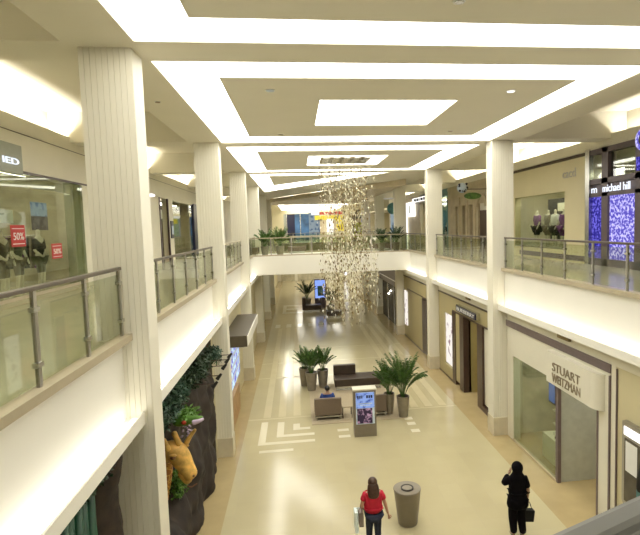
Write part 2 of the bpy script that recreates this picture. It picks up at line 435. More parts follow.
# ------------------------------------------------------------------ gallery fascias, ledges, railings
def gallery(sx, k):
    side = 'left' if sx < 0 else 'right'
    y0 = (CY[k-1]+.5) if k else -2.; y1 = CY[k]
    if sx < 0: fx, lx, rx = XL+.02, -2.38, -2.58
    else: fx, lx, rx = XR-.02, 6.56, 6.78
    inn = fx-sx*.0
    a, b = sorted((fx, fx+sx*-.06))
    struct('trim_%s' % side, MB().box(a, b, y0, y1, 4.3, ZF), 'fascia_white')
    a, b = sorted((fx, lx+sx*.03)); c, d = sorted((lx, lx+sx*.03))
    struct('trim_%s' % side, MB().box(a, b, y0, y1, 4.3, 4.40).box(c, d, y0, y1, 4.30, 4.49), 'fascia_white')
    c0, c1 = sorted((lx+sx*.08, lx+sx*.14))
    light('cove_light', MB().box(c0, c1, y0+.12, y1-.12, 4.405, 4.435), 'cove_light', f'glowing strip light on the {side} gallery ledge, {ORD[k]} bay from the camera')
    # railing
    t = thing('glass_railing', f'glass balcony railing with dark handrail on the {side} gallery, {ORD[k]} bay from the camera', 'railing', (rx, (y0+y1)/2, ZF))
    part('kerb', MB().box(min(rx-.1, rx+.1), rx+.1, y0+.01, y1-.01, ZF, ZF+.1), 'kerb', t)
    h0, h1 = y0+(.1 if k else 0), y1-.1
    part('handrail', MB().box(rx-.035, rx+.035, h0, h1, ZF+1.06, ZF+1.11), 'rail_dark' if k < 2 or sx > 0 else 'kerb', t, bevel=.012)
    n = max(3, round((h1-h0)/1.27)); st = (h1-h0-.1)/n
    for i in range(n+1):
        py = h0+.05+i*st
        p = part('post', MB().box(rx-.018, rx+.018, py-.03, py+.03, ZF+.1, ZF+1.06), 'post_metal', t)
        if k < 3:
            for zz in (.3, .85): part('clamp', MB().box(rx-.03, rx+.03, py-.06, py+.06, ZF+zz, ZF+zz+.05), 'steel', p)
        if i < n: part('glass_panel', MB().box(rx-.006, rx+.006, py+.04, py+st-.04, ZF+.14, ZF+1.0), 'glass', t)
for k in range(6):
    gallery(-1, k); gallery(1, k)
def cross_rail(y, lab, x0=XL, x1=XR):
    t = thing('glass_railing', lab, 'railing', ((x0+x1)/2, y, ZF))
    part('kerb', MB().box(x0, x1, y-.06, y+.06, ZF, ZF+.07), 'kerb', t)
    part('handrail', MB().box(x0, x1, y-.035, y+.035, ZF+1.03, ZF+1.08), 'kerb', t)
    n = 8; st = (x1-x0-.1)/n
    for i in range(n+1):
        px = x0+.05+i*st; part('post', MB().box(px-.03, px+.03, y-.018, y+.018, ZF+.07, ZF+1.03), 'post_metal', t)
        if i < n: part('glass_panel', MB().box(px+.04, px+st-.04, y-.006, y+.006, ZF+.12, ZF+.98), 'glass', t)
cross_rail(BY0+.08, 'glass railing on the near edge of the footbridge')
cross_rail(BY1-.08, 'glass railing on the far edge of the footbridge')
cross_rail(52.1, 'glass railing of the distant upper floor beyond the footbridge')
# the rail right in front of the camera (bottom right corner)
t = thing('handrail', 'dark metal handrail close to the camera, bottom right corner', 'railing', (1.2, 1.05, ZF))
R = Matrix.Rotation(math.atan2(.075, .19), 3, 'Z')
part('top_rail', MB().box(-.6, 2.6, -.06, .0, -.045, .0, rot=R, at=(0, 0, 0)), 'near_rail', t, bevel=.015)
t.children[0].location = Vector((.42, .80, 6.66))-Vector((0, 0, 0))
t.children[0].location = Vector((.42, .80, 6.66))-Vector((1.2, 1.05, ZF))
me = t.children[0].data
for v in me.vertices: v.co += Vector((1.2, 1.05, ZF))
p = MB()
for s in (.25, 2.2):
    q = R @ Vector((s, -.03, 0))+Vector((.42, .80, 0)); p.cyl((q.x, q.y, ZF), (q.x, q.y, 6.62), .02)
part('post', p, 'near_rail', t)
# ------------------------------------------------------------------ lower right shopfronts
def wallseg(m, y0, y1, z0, z1, x=XR, d=.25): m.box(x, x+d, y0, y1, z0, z1) if x > 0 else m.box(x-d, x, y0, y1, z0, z1); return m
# continuous wall band between shops
m = MB(); wallseg(m, -8, 40, 3.96, 4.32); 
for a, b in ((-8, 8.5), (10.22, 10.38), (16.15, 17.6), (24.65, 26.2), (32.75, 33.2), (40.5, 78)): wallseg(m, a, b, 0, 3.96)
struct('wall_right_lower', m, 'cream')
# --- shoe shop
t = thing('shopfront', 'white shoe shopfront with grey-brown surround and rounded sign box, lower right', 'shopfront', (7.2, 13.2, 0))
f = MB(); wallseg(f, 10.38, 16.15, 3.76, 3.96, XR-.04, .3); wallseg(f, 10.38, 10.42, 0, 3.7, XR-.04, .05); wallseg(f, 16.06, 16.12, 0, 3.7, XR-.04, .3)
part('surround', f, 'purple_frame', t)
f = MB(); wallseg(f, 10.42, 16.06, 2.84, 3.76, XR, .3); wallseg(f, 15.6, 16.06, 0, 2.84, XR, .25); wallseg(f, 10.44, 10.85, 0, 2.84, XR, .25)
part('fascia', f, 'panel_white', t)
# rounded bulkhead
p = [(13.3, 3.62), (13.3, 2.62)]
f = MB(); pts = [(6.88, 13.05), (6.72, 13.05)]
for a in range(0, 91, 10): pts.append((6.90-.20*math.cos(math.radians(a)), 10.95-.35*math.sin(math.radians(a))))
f.prism(pts, 2.80, 3.66); s = part('sign_box', f, 'panel_white', t)
part('lettering', MB().text('STUART', .33, (6.705, 12.70, 3.19), (0, -1, 0), (0, 0, 1), .03, 1.36, .0)
     .text('WEITZMAN', .33, (6.705, 12.70, 2.90), (0, -1, 0), (0, 0, 1), .03, 1.38, .0), 'bronze_letter', s, 'bronze capital letters in two rows')
part('window_pane', MB().box(6.9, 6.91, 12.9, 15.6, .06, 2.84), 'green_glass', t)
part('window_frame', MB().box(6.86, 6.98, 12.8, 15.6, 0, .06), 'stone_tan', t)
part('door_post', MB().box(6.88, 6.98, 12.72, 12.84, 0, 2.82), 'purple_frame', t)
part('door_post', MB().box(6.86, 6.98, 10.85, 10.9, 0, 2.82), 'purple_frame', t)
part('return_panel', MB().box(6.98, 8.2, 12.76, 12.80, 0, 2.84), 'pale_grey_panel', t)
f = MB().box(9.6, 9.7, 10.4, 16.1, 0, 3.6).box(7.15, 9.7, 10.3, 10.4, 0, 3.6).box(7.15, 9.7, 16.1, 16.2, 0, 3.6).box(7.15, 9.7, 10.4, 16.1, 3.6, 3.7)
part('interior', f, 'interior_mid', t)
part('room_light', MB().box(8., 8.4, 11.2, 15.4, 3.56, 3.595), 'shop_light', t)
t = thing('display_table', 'pale shoe display plinth with shoes behind the green glass window', 'display', (7.6, 14.0, 0))
part('plinth', MB().box(7.3, 8.0, 13.5, 14.4, 0, .75), 'panel_white', t)
t = thing('display_rack', 'tall white stepped shoe display inside the shoe shop window', 'display', (8.6, 14.8, 0))
part('upright', MB().box(8.3, 8.36, 14.0, 14.06, 0, 1.7).box(8.3, 8.36, 15.4, 15.46, 0, 1.7), 'panel_white', t)
for z in (.5, .95, 1.4): part('shelf', MB().box(8.2, 8.6, 14.0, 15.5, z, z+.04), 'panel_white', t)
def shoe(x, y, z, rz, lab, mat='brown_frame'):
    t = thing('high_heel_shoe', lab, 'shoe', (x, y, z), 'shoes on show in the window')
    me = chain([((x-.11, y, z+.09), .022), ((x-.04, y, z+.07), .028), ((x+.04, y, z+.025), .032), ((x+.12, y, z+.016), .015)], 1)
    part('upper', MB().mesh(me), mat, t, smooth=True)
    part('heel', MB().cyl((x-.12, y, z), (x-.11, y, z+.08), .008, .016, 8), mat, t)
shoe(7.5, 13.8, .75, 0, 'dark high heel shoe at the near end of the pale plinth')
shoe(7.6, 14.1, .75, 0, 'white high heel shoe at the far end of the pale plinth', 'white')
shoe(8.4, 14.4, .99, 0, 'dark high heel shoe on the middle shelf of the stepped rack')
shoe(8.4, 15.0, .54, 0, 'white high heel shoe on the low shelf of the stepped rack', 'white')
shoe(8.4, 14.9, 1.44, 0, 'brown high heel shoe on the top shelf of the stepped rack', 'bronze_letter')
t = thing('television_screen', 'blue glowing screen hanging beside the shoe shop door post', 'screen', (7.1, 13.2, 1.5))
part('casing', MB().box(7.0, 7.04, 13.08, 13.45, 2.05, 2.7), 'dark_frame', t)
part('picture', MB().box(6.985, 7.0, 13.11, 13.42, 2.1, 2.65), 'tv_blue', t)
# --- mannequin helper (dress form with head, arms and legs)
def mannequin(x, y, z, h, top, bottom, lab, rz=0, grp=None, pose=0, wide=1.22):
    t = thing('mannequin', lab, 'mannequin', (x, y, z), grp)
    s = h/1.75; P = lambda a, b, c: (x+(a*math.cos(rz)-b*math.sin(rz))*s, y+(a*math.sin(rz)+b*math.cos(rz))*s, z+c*s)
    V = [P(0, 0, .95), P(0, 0, 1.12), P(0, 0, 1.38), P(0, 0, 1.5), P(0, 0, 1.56), P(0, 0, 1.68),
         P(-.19, 0, 1.40), P(-.26, .02, 1.12), P(-.24, .12, .9), P(-.22, .16, .80),
         P(.19, 0, 1.40), P(.28, .02, 1.12), P(.22, .10 + .1*pose, .95), P(.12, .2, .95 + .15*pose),
         P(-.09, 0, .88), P(-.10, .02, .5), P(-.10, 0, .08), P(-.10, .12, .03),
         P(.09, 0, .88), P(.11, .04, .5), P(.12, 0, .08), P(.12, .12, .03)]
    E = [(0, 1), (1, 2), (2, 3), (3, 4), (4, 5), (2, 6), (6, 7), (7, 8), (8, 9), (2, 10), (10, 11), (11, 12), (12, 13), (0, 14), (14, 15), (15, 16), (16, 17), (0, 18), (18, 19), (19, 20), (20, 21)]
    Rr = [.12, .10, .12, .05, .055, .07, .055, .042, .03, .02, .055, .042, .03, .02, .08, .055, .035, .02, .08, .055, .035, .02]
    part('body', MB().mesh(skin(V, E, [a*s for a in Rr], 1)), 'mannequin', t, smooth=True)
    idx = [0, 1, 2, 6, 7, 10, 11]; rm = {a: i for i, a in enumerate(idx)}
    part('jacket', MB().mesh(skin([V[i] for i in idx], [(rm[a], rm[b]) for a, b in E if a in rm and b in rm], [Rr[i]*s*wide for i in idx], 1)), top, t, smooth=True)
    idx = [0, 14, 15, 18, 19]; rm = {a: i for i, a in enumerate(idx)}
    part('trousers', MB().mesh(skin([V[i] for i in idx], [(rm[a], rm[b]) for a, b in E if a in rm and b in rm], [Rr[i]*s*wide for i in idx], 1)), bottom, t, smooth=True)
    part('stand', MB().cyl((x, y, z), (x, y, z+.012), .16*s, n=16), 'steel', t)
    return t
# --- lit poster case nearest, right edge
t = thing('poster_case', 'rounded grey poster case with lit white header at the right edge', 'poster case', (6.88, 9.3, 1.1))
f = MB(); pts = []
Y0, Y1, Z0, Z1, r = 8.52, 9.86, 1.05, 2.9, .12
for cy_, cz, a0 in ((Y1-r, Z0+r, -90), (Y1-.02, Z1-.02, 0), (Y0+.02, Z1-.02, 90), (Y0+.02, Z0+.02, 180)):
    rr = r if a0 == -90 else .02
    for a in range(a0, a0+91, 15): pts.append((cy_+rr*math.cos(math.radians(a)), cz+rr*math.sin(math.radians(a))))
f.prism_x(pts, 6.80, 6.95); part('frame', f, 'post_metal', t)
part('poster', MB().box(6.785, 6.80, 8.6, 9.76, 1.17, 2.55), 'interior_dark', t)
part('header', MB().box(6.78, 6.80, 8.6, 9.78, 2.62, 2.80), 'white_lit', t)
part('photo_highlight', MB().box(6.782, 6.788, 9.35, 9.72, 1.85, 2.5), 'white', t)
f = MB().box(6.775, 6.785, 8.7, 9.35, 1.2, 1.62); part('teal_bag_print', f, 'teal', t)
f = MB(); f.mesh(chain([((6.775, 9.25, 1.6), .07), ((6.775, 9.2, 1.9), .10), ((6.775, 9.15, 2.15), .08), ((6.775, 9.15, 2.35), .06)], 1))
part('printed_figure', f, 'garment_black', t, smooth=True)
m = MB(); wallseg(m, 8.5, 10.22, 0, 3.96, XR+.02, .2); struct('wall_right_lower', m, 'wall_cream')
struct('trim_4', MB().box(6.86, 6.9, 10.165, 10.185, 0, 3.92), 'purple_frame')
# --- middle shop
t = thing('shopfront', 'tan stone clothing shopfront with navy sign and dark entrance posts, right of the plants', 'shopfront', (7.1, 21.1, 0))
f = MB(); wallseg(f, 24.5, 24.65, 0, 3.96, XR-.03, .3); wallseg(f, 17.6, 24.5, 3.9, 3.96, XR-.03, .3); wallseg(f, 22.0, 24.5, 0, .06, XR-.03, .3)
wallseg(f, 17.6, 22.0, 3.26, 3.32, XR-.03, .1)
part('dark_surround', f, 'brown_frame', t)
f = MB(); wallseg(f, 17.6, 24.5, 3.32, 3.9); wallseg(f, 23.35, 24.5, .06, 3.32); wallseg(f, 22.1, 23.35, .06, .55); wallseg(f, 22.1, 23.35, 3.02, 3.32); wallseg(f, 21.05, 21.6, .2, 3.26)
part('stone_cladding', f, 'olive_cladding', t)
part('lit_window', MB().box(6.95, 6.98, 22.1, 23.35, .6, 3.02), 'poster_figure', t, 'bright lit window with dark clothed figures')
for a, b in ((21.6, 22.05), (20.5, 21.0), (18.3, 18.85)):
    part('entrance_post', MB().box(XR-.03, XR+.3, a, b, 0, 3.26), 'brown_frame', t)
part('return_wall', MB().box(7.1, 8.6, 20.5, 20.6, 0, 3.26), 'olive_wall', t)
part('side_window', MB().box(6.94, 6.97, 17.62, 18.3, .25, 3.26), 'panel_white', t)
part('window_sill', MB().box(6.84, 7.0, 17.6, 18.3, 0, .2), 'brown_frame', t)
s = part('sign_panel', MB().box(6.72, 6.86, 18.5, 21.0, 3.46, 3.74), 'steel', t)
q = part('sign_face', MB().box(6.70, 6.72, 18.62, 20.98, 3.47, 3.70), 'navy', s)
part('lettering', MB().text('BURBERRY', .22, (6.695, 20.9, 3.51), (0, -1, 0), (0, 0, 1), .012, 2.2), 'white', s)
part('interior', MB().box(10, 10.1, 17.7, 24.5, 0, 3.5).box(7.2, 10, 24.4, 24.5, 0, 3.5).box(7.2, 10, 17.65, 17.75, 0, 3.5).box(7.2, 10, 17.7, 24.5, 3.5, 3.6), 'olive_wall', t)
part('room_light', MB().box(8.2, 8.6, 18.2, 20.2, 3.44, 3.49), 'shop_light', t)
# --- far shop before the bridge
t = thing('shopfront', 'plain cream shopfront with a slim lit window and one dark doorway, just before the footbridge', 'shopfront', (7.1, 29.5, 0))
f = MB(); wallseg(f, 32.6, 32.75, 0, 3.96, XR-.03, .3); wallseg(f, 26.2, 32.6, 3.9, 3.96, XR-.03, .3); wallseg(f, 27.4, 32.6, 0, .06, XR-.03, .3); wallseg(f, 26.2, 31.4, 3.14, 3.18, XR-.03, .1)
part('dark_surround', f, 'brown_frame', t)
f = MB(); wallseg(f, 26.2, 32.6, .06, 3.9); part('cladding', f, 'olive_cladding', t)
part('lit_window', MB().box(6.82, 6.88, 31.4, 32.1, .8, 3.0), 'poster_figure', t)
part('doorway', MB().box(6.80, 6.9, 26.45, 27.4, .1, 3.1), 'brown_frame', t)
# --- beyond the bridge, right
t = thing('shopfront', 'dark glazed shopfront with charcoal sign band under the footbridge, right side', 'shopfront', (7.1, 36.8, 0))
f = MB(); wallseg(f, 33.2, 40.5, 3.0, 4.3, XR-.3, .4); part('sign_band', f, 'dark_frame', t)
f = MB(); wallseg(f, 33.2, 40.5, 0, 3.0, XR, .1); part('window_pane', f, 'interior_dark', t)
for y in (33.3, 35.5, 38, 40.3): part('mullion', MB().box(6.8, 6.9, y, y+.12, 0, 3.0), 'steel', t)
part('white_line', MB().box(6.55, 6.58, 33.4, 40.2, 3.35, 3.42), 'white', t)
part('bright_lamp', MB().sph((6.5, 37, 4.1), .08).sph((6.75, 36.5, 2.4), .06).sph((6.75, 37.4, 2.1), .06), 'shop_light', t)
# ledge fittings on the frieze
for y0, y1, z, lb in ((12.05, 12.62, 4.1, 'long brown vent grille on the frieze above the shoe shop'), (19.6, 20.0, 4.1, 'small brown emergency lamp above the clothing shop sign'),
                  (17.3, 17.6, 4.08, 'tiny brown emergency lamp beside the second right column')):
    t = thing('vent_grille', lb, 'grille', (6.86, (y0+y1)/2, z))
    part('frame', MB().box(6.80, 6.88, y0, y1, z, z+.14), 'grille', t)
    part('slat', MB().box(6.79, 6.80, y0+.03, y1-.03, z+.03, z+.05).box(6.79, 6.80, y0+.03, y1-.03, z+.08, z+.1), 'gold_dark', t)
# ------------------------------------------------------------------ lower left
m = MB()
for a, b in ((-8, 2), (15.75, 30), (41, 41.3), (46.2, 78)): m.box(XL-.25, XL, a, b, 0, 4.32)
m.box(XL-.25, XL, 2, 15.75, 4.2, 4.32); m.box(XL-.25, XL, 30, 41, 3.9, 4.32); m.box(XL-.25, XL, 30, 34.34, 0, 3.9); m.box(XL-.25, XL, 36.56, 41, 0, 3.9); m.box(XL-.25, XL, 41.3, 46.2, 3.32, 4.32)
struct('wall_left_lower', m, 'wall_cream')
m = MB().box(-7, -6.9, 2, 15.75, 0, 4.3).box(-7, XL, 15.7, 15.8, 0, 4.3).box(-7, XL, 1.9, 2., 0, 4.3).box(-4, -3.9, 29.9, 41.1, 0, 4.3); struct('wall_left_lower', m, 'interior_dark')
t = thing('doorway', 'tall dark doorway in the left wall under the footbridge', 'doorway', (-2.75, 35.5, 0))
part('opening', MB().box(XL-.08, XL+.04, 34.5, 36.4, 0, 3.85), 'navy', t)
part('jamb', MB().box(XL-.1, XL+.08, 34.35, 34.5, 0, 3.9).box(XL-.1, XL+.08, 36.4, 36.55, 0, 3.9), 'kerb', t)
t = thing('doorway', 'wide bronze framed doorway in the left wall just past the footbridge column', 'doorway', (-2.75, 43, 0))
part('opening', MB().box(XL-.02, XL+.06, 41.5, 46, 0, 3.2), 'gold_dark', t)
part('jamb', MB().box(XL-.02, XL+.1, 41.3, 41.5, 0, 3.3), 'kerb', t)
# awning kiosk sign
t = thing('shop_canopy', 'dark boxy canopy projecting from the left wall behind the second column', 'canopy', (-2.3, 20.4, 3.05))
part('canopy_box', MB().box(-2.72, -1.86, 18.1, 22.8, 3.05, 3.45), 'awning', t, bevel=.02)
part('white_edge', MB().box(-1.86, -1.83, 18.1, 22.8, 3.07, 3.43), 'fascia_white', t)
part('under_panel', MB().box(-2.6, -2.0, 18.3, 22.6, 3.0, 3.05), 'brown_frame', t)
t = thing('display_case', 'lit blue and violet poster window under the dark canopy, left wall', 'display', (-2.66, 20.3, .9))
part('lit_poster', MB().box(-2.7, -2.62, 18.4, 22.0, 1.1, 2.95), 'poster_multi', t)
f = MB()
for z in (1.5, 1.9, 2.3, 2.65): f.box(-2.62, -2.60, 18.4, 22.0, z, z+.05)
part('white_bar', f, 'white', t)
part('wood_counter', MB().box(-2.72, -2.5, 18.2, 20.6, 0, 1.05), 'wood', t)
for y, lb in ((14.93, 'black spotlight on a thin arm, topmost one, nearest the second left column'), (14.37, 'black arm spotlight, second from the top beside the second left column'),
              (13.74, 'black arm spotlight, the middle one above the rock wall'), (12.82, 'black arm spotlight, second from the bottom above the rock wall'), (12.16, 'black arm spotlight, lowest one, closest to the leaves above the giraffe')):
    t = thing('spotlight', lb, 'spotlight', (-2.4, y, 3.57), None)
    part('arm', MB().cyl((-2.9, y, 3.57), (-2.02, y, 3.57), .012, n=6), 'brown_frame', t)
    part('lamp_head', MB().cyl((-2.10, y, 3.48), (-1.99, y, 3.61), .05, .03, 12), 'garment_black', t)
# ------------------------------------------------------------------ jungle restaurant front
def rocky(name, grid, mat, label, cat, amp, seed):
    # grid: function (u,v)->Vector, displaced by noise, closed back
    from mathutils import noise
    nu, nv = 70, 44; b = MB(); bm = b.bm; V = []
    for i in range(nu+1):
        row = []
        for j in range(nv+1):
            p = Vector(grid(i/nu, j/nv)); q = Vector((p.y*1.1+seed, p.z*1.1, seed))
            d = noise.fractal(q, 1., 2., 5)*amp + noise.noise(q*.6)*amp*.8
            row.append(bm.verts.new(p+Vector((d, 0, 0))))
        V.append(row)
    for i in range(nu):
        for j in range(nv): bm.faces.new((V[i][j], V[i+1][j], V[i+1][j+1], V[i][j+1]))
    # back face gives it thickness
    W = [[bm.verts.new((-3.6, V[i][j].co.y, V[i][j].co.z)) for j in (0, nv)] for i in (0, nu)]
    bm.faces.new((W[0][0], W[1][0], W[1][1], W[0][1]))
    bm.faces.new([V[i][0] for i in range(nu+1)]+[W[1][0], W[0][0]]); bm.faces.new([V[i][nv] for i in range(nu, -1, -1)]+[W[0][1], W[1][1]])
    bm.faces.new([V[0][j] for j in range(nv, -1, -1)]+[W[0][0], W[0][1]]); bm.faces.new([V[nu][j] for j in range(nv+1)]+[W[1][1], W[1][0]])
    return solo(name, b, mat, label, cat, smooth=True)
def rg(u, v):
    y = 8.6+u*6.9; z = v*4.15
    bulge = .20*math.exp(-((z-.9)/.9)**2)*(1-.3*u) + .10*math.exp(-((z-3.1)/.6)**2)
    hollow = -.95*math.exp(-((y-10.7)/1.3)**2)*(1/(1+math.exp(-(z-1.3)*3)))
    end = -.10*max(0, (u-.93)/.07)
    return (-2.72+bulge+hollow+end, y, z)
rocky('rock_wall', rg, 'rock', 'rugged dark brown artificial rock wall between the first two left columns', 'rock wall', .22, 3.1)
def tg(u, v):
    y = 6.95+u*.8; z = v*4.25
    return (-2.85+.22*math.sin(math.pi*u)+.15*math.exp(-z), y, z)
rocky('tree_trunk', tg, 'bark', 'wide brown artificial tree trunk just in front of the nearest left column', 'tree trunk', .07, 9.)
t = thing('bamboo_screen', 'green upright bamboo slats under the nearest left gallery', 'screen', (-2.85, 5.6, 0))
for i in range(14):
    y = 4.3+i*.19; part('bamboo_pole', MB().cyl((-2.84+.02*(i % 2), y, 0), (-2.84+.02*(i % 2), y, 4.0+.1*math.sin(i*2.1)), .075, n=10), 'bamboo', t, smooth=True)
part('backing', MB().box(-3.0, -2.93, 4.1, 6.95, 0, 4.1), 'garment_black', t)
# foliage clumps: many small leaves
def leafy(m, c, rad, n, ln, wd, droop=.2, up=.3):
    bm = m.bm
    for _ in range(n):
        a = random.random()*6.283; e = math.acos(2*random.random()-1); r = random.random()**.4
        p = Vector(c)+Vector((rad[0]*r*math.sin(e)*math.cos(a), rad[1]*r*math.sin(e)*math.sin(a), rad[2]*r*math.cos(e)))
        d = Vector((random.gauss(0, 1), random.gauss(0, 1), random.gauss(up, .7)-droop)).normalized()
        s = d.cross(Vector((random.gauss(0, 1), random.gauss(0, 1), random.gauss(0, 1)))).normalized()
        L = ln*random.uniform(.6, 1.3); W = wd*random.uniform(.7, 1.2); q = p+d*L*.5; e2 = p+d*L-Vector((0, 0, droop*L*.4))
        n_ = s.cross(d)*W*.25
        v = [bm.verts.new(x) for x in (p, q+s*W, e2, q-s*W, q+n_)]
        for tri in ((0, 1, 4), (1, 2, 4), (2, 3, 4), (3, 0, 4)): bm.faces.new([v[k] for k in tri])
    return m
def bush(c, rad, n, ln, wd, mat, label, name='hanging_foliage'):
    m = leafy(MB(), c, rad, n, ln, wd); return solo(name, m, mat, label, 'foliage')
bush((-2.72, 13.0, 3.75), (.38, 1.6, .42), 2600, .10, .03, 'leaf_dark', 'dark green artificial foliage along the top of the rock wall by the second column')
bush((-2.82, 10.6, 3.70), (.36, 1.6, .40), 2600, .11, .032, 'leaf_teal', 'bluish green artificial foliage hanging above the giraffe')
bush((-2.50, 14.9, 3.60), (.24, .35, .30), 500, .08, .03, 'leaf_teal', 'small round clump of leaves at the top corner next to the second left column')
bush((-2.85, 11.5, 1.55), (.22, .35, .35), 450, .10, .03, 'leaf_bright', 'bright green leaves under the giraffe chin')
bush((-2.55, 11.2, 3.22), (.28, .30, .12), 260, .11, .03, 'leaf_bright', 'bright yellow-green leaves around the lizard head above the giraffe')
bush((-2.66, 6.6, 4.10), (.12, 1.1, .12), 420, .08, .025, 'leaf_dark', 'ragged leaves hanging under the nearest left ledge')
# orchid spray
m = MB()
for i in range(26):
    a = i*.55; m.sph((-2.55+.10*math.sin(a*2.3), 11.25+.12*math.cos(a*1.7), 3.12-.016*i), .028, (1, 1, .6), 6, 4)
solo('orchid_spray', m, 'orchid', 'hanging pale lilac blossoms between the lizard head and the giraffe ear', 'flowers')
# lizard / chameleon head
t = thing('chameleon_figure', 'green reptile head figure with orange eye and pale snout above the giraffe', 'figure', (-2.45, 11., 3.0))
part('head', MB().mesh(chain([((-2.80, 11.1, 3.10), .10), ((-2.62, 11.05, 3.12), .13), ((-2.42, 11., 3.16), .11), ((-2.22, 10.95, 3.20), .055), ((-2.12, 10.95, 3.21), .03)])), 'leaf_bright', t, smooth=True)
part('snout', MB().mesh(chain([((-2.36, 10.93, 3.12), .075), ((-2.22, 10.92, 3.15), .055), ((-2.10, 10.92, 3.19), .03)])), 'orchid', t, 'pale pinkish snout', smooth=True)
part('eye', MB().sph((-2.52, 10.90, 3.14), .055, (1, .6, .8)), 'garment_red', t, 'orange-red eye patch', smooth=True)
# giraffe
t = thing('giraffe_figure', 'yellow giraffe head and neck sculpture leaning out of the rock wall', 'animal figure', (-3.1, 11., 0))
h = part('head', MB().mesh(chain([((-3.05, 11.05, 2.30), (.17, .19)), ((-2.95, 11.0, 2.50), (.20, .22)), ((-2.80, 11.0, 2.50), (.19, .24)), ((-2.70, 11.0, 2.32), (.17, .21)), ((-2.62, 10.98, 2.16), (.135, .16)),
    ((-2.555, 10.97, 2.03), (.15, .155)), ((-2.50, 10.96, 1.93), (.12, .12))], 2)), 'giraffe_face', t, smooth=True)
part('neck', MB().mesh(chain([((-3.35, 11.4, .9), .24), ((-3.22, 11.25, 1.5), .20), ((-3.08, 11.1, 2.0), .19), ((-3.02, 11.05, 2.32), .18)], 2)), 'giraffe_hide', t, 'brown patched neck', smooth=True)
for a, b_, c_ in (((-2.86, 10.80, 2.56), (-2.93, 10.78, 2.74), (-2.96, 10.78, 2.82)), ((-2.70, 10.95, 2.58), (-2.77, 10.94, 2.78), (-2.80, 10.94, 2.88))):
    part('horn', MB().mesh(chain([(a, .07), (b_, .05), (c_, .065)], 2)), 'giraffe_face', t, smooth=True)
part('ear', MB().mesh(chain([((-2.64, 11.1, 2.54), .06), ((-2.54, 11.1, 2.70), (.10, .045)), ((-2.43, 11.1, 2.83), .03)], 2)), 'giraffe_face', t, smooth=True)
part('ear', MB().mesh(chain([((-3.12, 10.9, 2.50), .05), ((-3.24, 10.82, 2.58), (.085, .035)), ((-3.34, 10.78, 2.64), .025)], 2)), 'giraffe_face', t, smooth=True)
for p_ in ((-2.80, 10.79, 2.44), (-2.66, 11.19, 2.44)):
    part('eye', MB().sph(p_, .05, (1, .7, .8)), 'giraffe_dark', t, smooth=True)
    part('eyelid', MB().sph((p_[0], p_[1]+.01, p_[2]+.035), .062, (1.1, .6, .5)), 'giraffe_face', t, smooth=True)
part('nostril', MB().sph((-2.47, 10.87, 2.03), .022), 'giraffe_dark', t); part('nostril', MB().sph((-2.44, 10.99, 2.04), .022), 'giraffe_dark', t)
part('mouth', MB().mesh(chain([((-2.60, 10.86, 1.86), .012), ((-2.52, 10.86, 1.82), .014), ((-2.42, 10.92, 1.86), .012)], 1)), 'giraffe_dark', t)
part('lower_jaw', MB().mesh(chain([((-2.72, 10.97, 2.12), .10), ((-2.62, 10.96, 1.95), .095), ((-2.55, 10.95, 1.86), .085)], 2)), 'giraffe_face', t, smooth=True)
for c_ in t.children:
    for v in c_.data.vertices:
        w = v.co+Vector((-3.1, 11., 0)); pv = Vector((-2.80, 11., 2.35)); w = pv+(w-pv)*1.16+Vector((.05, 0, .0)); v.co = w-Vector((-3.1, 11., 0))
# ------------------------------------------------------------------ upper left shopfronts
GL = UL
t = thing('shopfront', 'large clear glass fashion shopfront on the near left gallery with pale fascia', 'shopfront', (UL, 12, ZF))
part('fascia', MB().box(UL-.5, UL, -2, 22.6, 8.72, 9.622), 'cream', t)
part('shadow_line', MB().box(UL-.01, UL+.006, -2, 41, 9.605, 9.622), 'brown_frame', t)
part('head_rail', MB().box(UL-.06, UL+.03, -2, 22.6, 8.68, 8.73), 'brown_frame', t)
for y in (4.0, 7.1, 10.2, 13.25):
    part('window_pane', MB().box(UL-.012, UL, y+.02, y+3.05, ZF+.2, 8.68), 'shop_glass', t)
part('bulkhead', MB().box(UL-.55, UL-.45, 12.0, 16.4, 8.45, 8.7), 'cream', t)
part('end_pier', MB().box(UL-.3, UL, 15.9, 16.45, ZF, 8.7), 'green_glass', t, 'greenish glass fin')
part('plinth', MB().box(UL-.1, UL+.02, 4, 16.4, ZF, ZF+.2), 'kerb', t)
part('interior', MB().box(-11.6, -11.5, 2, 18.5, ZF, 9.0).box(-11.6, UL-.5, 18.4, 18.5, ZF, 9.), 'interior_mid', t)
part('raised_floor', MB().box(-11.5, UL-.05, 2, 18.4, ZF, ZF+.06), 'interior_mid', t)
f = MB()
for x in (-7.2, -8.3, -9.4, -10.4):
    for y in (5., 7.5, 10.5, 13.5, 16.5): f.box(x-.08, x+.08, y-.7, y+.7, 9.03, 9.07)
part('shop_lamp', f, 'shop_light', t)
m = MB().box(UL-.5, UL, 16.45, 22.6, ZF, 8.72); m2 = MB()
struct('wall_left_upper', MB().box(UL-.3, UL, 16.45, 18.6, ZF, 8.72).box(UL-.3, UL, 20.4, 25.2, ZF, 8.9).box(UL-.3, UL, 22.6, 41, 8.85, 9.62).box(UL-.3, UL, 26.9, 27.9, ZF, 8.85).box(UL-.3, UL, 41, 56, ZF, 9.62), 'cream')
t = thing('shopfront', 'narrow dark window bay directly behind the nearest left column', 'shopfront', (UL, 19.5, ZF))
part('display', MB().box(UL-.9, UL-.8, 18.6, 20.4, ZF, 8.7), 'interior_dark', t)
part('window_pane', MB().box(UL-.04, UL-.02, 18.6, 20.4, ZF, 8.7), 'shop_glass', t)
